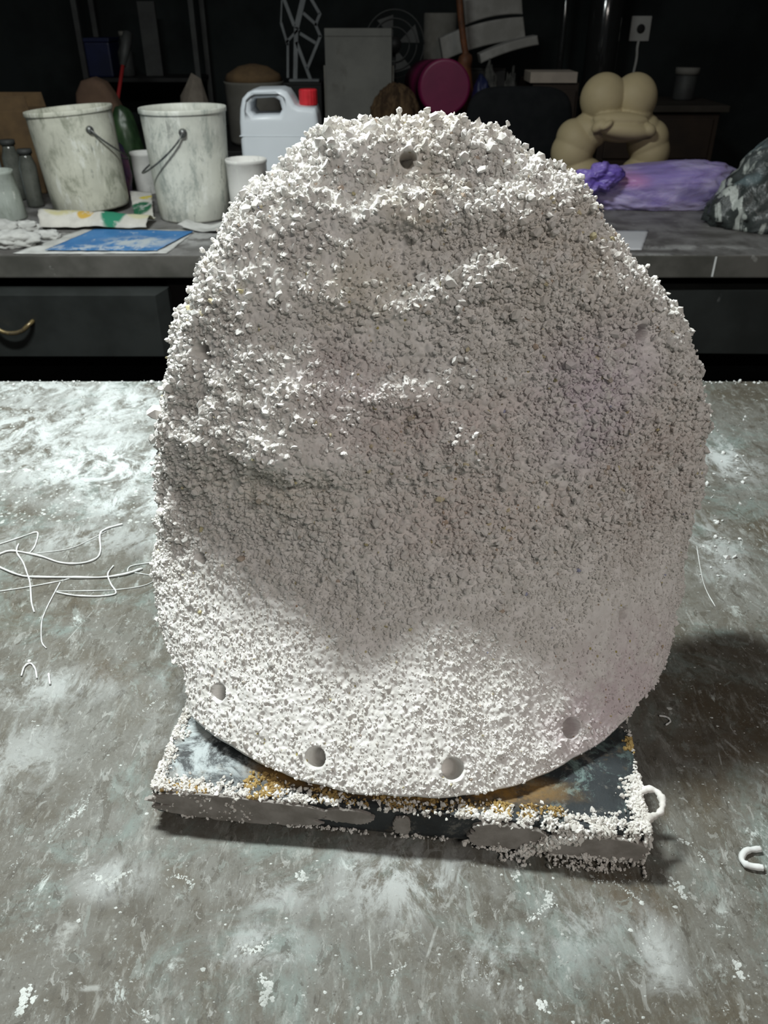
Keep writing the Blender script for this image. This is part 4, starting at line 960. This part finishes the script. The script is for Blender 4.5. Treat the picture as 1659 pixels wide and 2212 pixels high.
# lattice frame on a crate
def crate(x0, x1, y0, d, dep, label, mat=None):
    xa, xb, _, zt_ = ext(x0, x1, y0, y0 + 60, d)
    t = thing('storage_crate', label, 'crate', ((xa + xb) / 2, d, ST + .0005), (0, 0, 0), 'dark crates on the storage table'); hw = (xb - xa) / 2; h = zt_ - ST
    mat = mat or M['black']
    box('crate_side', -hw, hw, -dep / 2, -dep / 2 + .012, 0, h, mat, t); box('crate_side', -hw, hw, dep / 2 - .012, dep / 2, 0, h, mat, t)
    box('crate_end', -hw, -hw + .012, -dep / 2 + .012, dep / 2 - .012, 0, h, mat, t); box('crate_end', hw - .012, hw, -dep / 2 + .012, dep / 2 - .012, 0, h, mat, t)
    box('crate_lid', -hw, hw, -dep / 2, dep / 2, h, h + .012, mat, t)
    return zt_ + .0125
dL = 4.75
zc = crate(600, 698, 182, dL, .2, 'dark crate carrying the white lattice frame')
c0 = at(650, 178, y=dL)
lt = thing('lattice_frame', 'white lattice frame of crossing bars standing behind the jerry can', 'frame', (c0[0], dL, zc))
def lp(px, py): p = at(px, py, y=dL); return Vector((p[0] - c0[0], 0, p[2] - zc))
for a, b, wd in [((656, -6), (640, 62), 11), ((640, 58), (638, 176), 9), ((612, -6), (636, 56), 7), ((609, 0), (607, 50), 3), ((607, 48), (622, 98), 5), ((622, 85), (622, 168), 5), ((670, -6), (691, 30), 6), ((692, 28), (681, 56), 6), ((655, 28), (684, 54), 6), ((681, 52), (693, 80), 6), ((648, 72), (682, 93), 6), ((693, 76), (664, 148), 6), ((640, 90), (672, 176), 7), ((646, 62), (618, 92), 5)]:
    A_, B_ = lp(*a), lp(*b); A_.z = max(A_.z, .004); B_.z = max(B_.z, .004); tdir = (B_ - A_).normalized(); s_ = Vector((tdir.z, 0, -tdir.x)) * wd * .0012
    prism('bar', [(v.x, v.z) for v in (A_ + s_, B_ + s_, B_ - s_, A_ - s_)], -.008, .008, M['lattice'], lt, .001)
a = lp(626, 179); b = lp(690, 175); box('foot_bar', a.x, b.x, -.03, .03, 0.0005, .012, M['lattice'], lt)
# grey slab
xa, xb, _, zt_ = ext(704, 846, 61, 265, 4.1)
sl = thing('stone_slab', 'tall pale grey rectangular slab standing upright behind the relief', 'slab', ((xa + xb) / 2, 4.1, ST + .0005))
hw = (xb - xa) / 2; h_ = zt_ - ST
box('slab_face', -hw, hw, -.015, .015, 0, h_, M['board_grey'], sl, .003); box('slab_top_rail', -hw * .99, hw * .99, -.019, -.015, h_ - .03, h_ - .002, M['board_grey'], sl, .001)
for s in (-1, 1): prism('slab_prop', [(s * hw - .01, 0), (s * hw + .01, 0), (s * hw + .01, h_ * .7), (s * hw - .01, h_ * .7)], .016, .03, M['off_white'], sl, .001)
# round fan behind the slab
pf = at(852, 96, y=4.55); rf = 62 * .00235
fn = thing('desk_fan', 'faint dark round fan partly hidden behind the grey slab', 'fan', (pf[0], 4.55, ST + .0005)); hzf = pf[2] - ST
for rr_ in (rf, rf * .75, rf * .5): tube('guard_ring', [(rr_ * math.cos(k / 40 * 6.2832), -.03 * (1 - rr_ / rf), hzf + rr_ * math.sin(k / 40 * 6.2832)) for k in range(41)], .003, M['grey_box'], fn, 6)
for k in range(4):
    a = k * math.pi / 2 + .4; prism('fan_blade', [(.02 * math.cos(a), hzf + .02 * math.sin(a)), (rf * .85 * math.cos(a - .35), hzf + rf * .85 * math.sin(a - .35)), (rf * .9 * math.cos(a + .3), hzf + rf * .9 * math.sin(a + .3))], .0, .006, M['grey_box'], fn, .001)
tube('fan_motor', [(0, -.02, hzf), (0, .09, hzf)], .035, M['black'], fn, 16); tube('fan_stem', [(0, .05, 0), (0, .05, hzf)], .012, M['black'], fn, 10); lathe('fan_base', [(.10, 0), (.10, .01), (.03, .025)], M['black'], fn, 28, loc=(0, .03, 0))
# fibre lump
xa, xb, _, zt_ = ext(797, 912, 186, 262, 4.0)
tag(blob('coir_bundle', (xb - xa) / 2, .085, (zt_ - ST) / 1.62, M['wicker'], None, ((xa + xb) / 2, 4.09 - .0, ST + .0005), 5, .12, .12, 5, 31), 'rough brown fibre bundle beside the magenta tub', 'bundle').location.y = 3.99 + .1
# magenta tub lying on its side, on a crate
zc = crate(884, 980, 250, 4.34, .24, 'dark crate under the magenta tub')
pm = at(960, 196, y=4.2); rm = 55 * .00215
mt = thing('plastic_tub', 'round magenta plastic tub lying on its side above the relief', 'tub', (pm[0], 4.22, zc))
V, F = lathe_data([(rm * .2, 0), (rm * .93, 0), (rm, .006), (rm, .02), (rm * .97, .022), (rm * .95, .10), (rm * .88, .24), (.0003, .24)], 48)
def lay(v): z_ = v[2]; return (v[0] - z_ * .32, z_, v[1] + rm + .0)
obj('tub_body', [lay(v) for v in V], F, M['magenta'], mt, True)
V, F = lathe_data([(.0003, -.004), (rm * .86, -.004), (rm * .9, -.002), (rm * .9, .004)], 48); obj('tub_lid', [lay(v) for v in V], F, M['magenta'], mt, True)
V, F = lathe_data([(rm * .9, -.008), (rm * 1.0, -.008), (rm * 1.0, -.001), (rm * .9, -.001)], 48); obj('lid_rim', [lay(v) for v in V], F, M['magenta'], mt, True)
# foam pieces on a crate
zc = crate(990, 1084, 150, 4.76, .24, 'wide dark crate under the stacked foam pieces')
def foam(px, py, w_px, h_px, tilt, dd, lab, mat, bend=0.0):
    k = .00255; p = at(px, py, y=dd); w_, h_ = w_px * k / 2, h_px * k / 2; n = 10
    top = [(-w_ + 2 * w_ * i / n, h_ + bend * (1 - (2 * i / n - 1) ** 2)) for i in range(n + 1)]; bot = [(x, -h_ + bend * (1 - (x / w_) ** 2)) for x, _ in reversed(top)]
    pl = [(x * math.cos(tilt) - z * math.sin(tilt), x * math.sin(tilt) + z * math.cos(tilt)) for x, z in bot + top][::-1]
    o = prism('foam_block', pl, -.07, .07, mat, None, min(.008, h_ * .5), (p[0], dd, p[2]), smooth=False, res=2)
    zm = min(v.co.z for v in o.data.vertices); return tag(o, lab, 'foam', 'stacked foam pieces'), zm
o1, zm = foam(1096, 106, 112, 16, .28, 4.55, 'thin pale foam strip sloping at the front of the foam stack', M['foam'], .01)
o2, zm = foam(1040, 84, 165, 40, .22, 4.72, 'thick tilted pale foam block in the middle of the stack', M['foam'], .02)
o3, zm = foam(1062, 16, 112, 42, .16, 4.74, 'rounded pale foam block on top of the foam stack', M['foam'], .015)
xa, xb, _, zt_ = ext(915, 985, 28, 120, 4.95)
tag(lathe('paper_roll', [((xb - xa) / 2 * .98, 0), ((xb - xa) / 2, .004), ((xb - xa) / 2, zt_ - ST - .004), ((xb - xa) / 2 * .96, zt_ - ST), ((xb - xa) / 2 * .3, zt_ - ST), ((xb - xa) / 2 * .3, zt_ - ST - .02), (.0003, zt_ - ST - .02)], M['off_white'], None, 32, loc=((xa + xb) / 2, 4.93, ST + .0005)), 'dim upright paper roll left of the foam stack', 'roll')
# rust coloured bent bar
dB = 4.45
pts = [at(x, y, y=dB) for x, y in ((990, -40), (994, 20), (998, 60), (1002, 95), (1006, 120), (1003, 150), (1008, 200), (1010, 262))]
pts = [(p[0], dB, max(p[2], ST + .012)) for p in pts]
tag(tube('bent_bar', smooth_path(pts, 5), [.016] * 20 + [.03, .034, .036, .036] + [.034] * 12, M['rust'], None, 10), 'rusty orange bent bar standing before the foam stack', 'bar')
x, _, z = at(1042, 178, y=4.15); xa, xb, _, zt_ = ext(1018, 1066, 166, 190, 4.15)
tag(blob('plastic_packet', (xb - xa) / 2, .05, (zt_ - ST) / 1.62, M['blue_dim'], None, ((xa + xb) / 2, 4.15, ST + .0005), 4, .15, .2, 4, 41), 'dark blue packet right of the magenta tub', 'packet')
# small clutter below the foam stack
M['clutter'] = simple('dusty_dark_scrap', (0.09, 0.088, 0.080), (0.03, 0.03, 0.028), 18, .8, .2)
for i, (px, py, rr_) in enumerate([(1060, 152, 16), (1106, 158, 15)]):
    dd = 4.28 + .0 * i; p = at(px, py, y=dd)
    tag(blob('scrap_bundle', rr_ * .0024, .05, (p[2] - ST) / 1.62, M['clutter'], None, (p[0], dd, ST + .0005), 4, .3, .5, 4, 50 + i), ['crumpled dark scrap bundle beside the blue packet', 'crumpled dark scrap bundle beside the cabinet'][i], 'scrap', 'dark scrap bundles')
# office chair
dC = 3.74; xa, xb, zb_, zt_ = ext(1005, 1235, 186, 335, dC)
ch = thing('office_chair', 'black office chair whose rounded back shows above the relief', 'chair', ((xa + xb) / 2, dC - .0, -.85)); hw = (xb - xa) / 2; zT = zt_ + Z; zB = zT - .42
pl = []
for k in range(48):
    a = 2 * math.pi * k / 48; c_, s_ = math.cos(a), math.sin(a)
    pl.append((hw * math.copysign(abs(c_) ** .45, c_), (zT + zB) / 2 + .21 * math.copysign(abs(s_) ** .5, s_)))
prism('backrest', pl, -.035, .035, M['fabric_black'], ch, .025, smooth=True, res=4)
box('back_stem', -.025, .025, .036, .06, .52, zB + .2, M['black'], ch)
box('seat', -.23, .23, .0, .16, .46, .54, M['fabric_black'], ch, .025)
tube('gas_column', [(0, .08, .08), (0, .08, .46)], .025, M['black'], ch, 12)
for k in range(5):
    a = k * 2 * math.pi / 5 + .3; tube('leg', [(0, .08, .08), (.20 * math.cos(a), .08 + .10 * math.sin(a), .03)], [.025, .018], M['black'], ch, 8)
# cabinet with pale board, desk, jar
xa, xb, _, zt_ = ext(1150, 1250, 180, 260, 4.35)
cb = thing('cabinet', 'brown wooden cabinet behind the black chair and beige figure', 'cabinet', ((xa + xb) / 2, 4.6, -.85)); hw = (xb - xa) / 2; h_ = zt_ + Z
box('cabinet_body', -hw, hw, -.22, .25, 0, h_, M['brown_wood'], cb, .004); box('cabinet_door', -hw + .015, hw - .015, -.24, -.22, .06, h_ - .03, M['brown_wood'], cb, .003)
xa, xb, zb_, zt2 = ext(1148, 1250, 157, 180, 4.33)
tag(box('pale_board', -(xb - xa) / 2, (xb - xa) / 2, -.10, .10, 0, zt2 - zt_, M['pale_wood'], None, .002, ((xa + xb) / 2, 4.46, zt_ + .0006)), 'pale board lying on top of the brown cabinet', 'board')
xa, xb, _, zt_ = ext(1290, 1562, 228, 330, 4.5)
dk = thing('writing_desk', 'dark brown desk with drawers behind the beige figure', 'desk', ((xa + xb) / 2, 4.75, -.85)); hw = (xb - xa) / 2; h_ = zt_ + Z
box('desk_top', -hw - .01, hw + .01, -.26, .26, h_ - .03, h_, simple('worn_desk_top', (0.034, 0.028, 0.022), (0.022, 0.018, 0.013), 7, .6, .3), dk, .003)
box('desk_body', -hw + .02, hw - .02, -.22, .24, .05, h_ - .03, M['brown_wood'], dk, .003)
for i in range(3): dr = box('drawer', -hw + .05, hw - .05, -.235, -.221, h_ - .05 - .2 * (i + 1), h_ - .06 - .2 * i, M['brown_wood'], dk, .004)
xa, xb, _, zj = ext(1455, 1505, 146, 222, 4.8)
jr = thing('storage_jar', 'dim pale lidded jar on the brown desk', 'jar', ((xa + xb) / 2, 4.8, zt_ + .0005)); r_ = (xb - xa) / 2; h_ = zj - zt_
lathe('jar_body', [(r_ * .85, 0), (r_ * .9, .01), (r_ * .9, h_ * .75), (r_ * .8, h_ * .8)], M['grey_box'], jr, 28); lathe('jar_lid', [(r_, h_ * .8), (r_, h_), (.0003, h_)], M['off_white'], jr, 28)
# tall dark glossy pipes
for px, rr_, lab in ((1217, .018, 'thin glossy dark pipe left of the tall cylinder'), (1305, .09, 'wide glossy dark cylinder standing behind the beige figure')):
    p = at(px, 60, y=5.2); zb_ = -.85
    t = thing('glossy_pipe', lab, 'pipe', (p[0], 5.2, zb_), (0, 0, 0), 'glossy dark pipes')
    lathe('pipe_body', [(rr_, .01), (rr_, 2.6)], M['chrome'], t, 36); lathe('pipe_foot', [(rr_ * 1.5, 0), (rr_ * 1.5, .012), (rr_ * 1.02, .02)], M['black'], t, 32)
# socket on the wall
p = at(1384, 62, y=5.48); so = thing('wall_socket', 'square white wall socket with dark round outlet and hanging cord', 'socket', (p[0], 5.499, p[2]))
k = .0029; M['switch'] = simple('socket_plastic', (0.42, 0.42, 0.40), (0.35, 0.35, 0.33), 8, .5, .3)
box('socket_plate', -20 * k, 20 * k, -.018, 0, -22 * k, 22 * k, M['switch'], so, .005)
V, F = lathe_data([(.022, .0), (.024, .006), (.020, .008), (.0003, .004)], 24); obj('outlet', [(v[0], -.018 - v[2], v[1]) for v in V], F, M['black'], so, True)
tube('cord', smooth_path([(0, -.012, -22 * k), (-.004, -.02, -.10), (.002, -.016, -.16), (-.006, -.014, -.3), (.0, -.012, -.7)], 5), .008, M['switch'], so, 8)
# left rear: rack with crate and bottle
rk = thing('storage_rack', 'dark metal rack with thin grey posts at the rear left', 'rack', (at(230, 100, y=5.2)[0], 5.2, -.85))
zs = at(210, 168, y=5.05)[2] + Z
for px in (172, 420): 
    x = at(px, 80, y=5.05)[0] - rk.location.x
    for yy in (-.15, .15): box('post', x - .014, x + .014, yy - .014, yy + .014, 0, 2.1, M['grey_box'], rk, .002)
xa = at(172, 80, y=5.05)[0] - rk.location.x; xb = at(420, 80, y=5.05)[0] - rk.location.x
for zz in (.35, .85, zs - .02, zs + .6): box('shelf', xa, xb, -.18, .18, zz, zz + .02, M['black'], rk, .002)
zsh = zs - .85 + .0005
xa, xb, _, zt_ = ext(182, 240, 82, 168, 5.05)
cbx = thing('storage_bin', 'dark blue plastic bin on the rear left rack', 'bin', ((xa + xb) / 2, 5.16, zsh)); hw = (xb - xa) / 2
box('bin_body', -hw * .95, hw * .95, -.1, .1, 0, zt_ - zsh - .02, M['blue_dim'], cbx, .01); box('bin_lid', -hw, hw, -.105, .105, zt_ - zsh - .0195, zt_ - zsh, M['blue_dim'], cbx, .004)
xa, xb, _, zt_ = ext(245, 276, 68, 168, 5.05); r_ = (xb - xa) / 2; h_ = zt_ - zsh
bt = thing('bottle', 'dim grey bottle with shoulder beside the blue bin', 'bottle', ((xa + xb) / 2, 5.14, zsh))
lathe('bottle_body', [(r_ * .9, 0), (r_, .01), (r_, h_ * .55), (r_ * .4, h_ * .75), (r_ * .4, h_ * .9)], M['grey_box'], bt, 24); lathe('bottle_cap', [(r_ * .5, h_ * .9), (r_ * .5, h_), (.0003, h_)], M['off_white'], bt, 24)
xa, xb, _, zt_ = ext(290, 328, 0, 150, 5.05)
tag(box('plank', -(xb - xa) / 2, (xb - xa) / 2, -.012, .012, 0, .36, M['grey_box'], None, .002, ((xa + xb) / 2, 5.2, zsh)), 'dim grey plank upright on the rear left rack', 'plank')
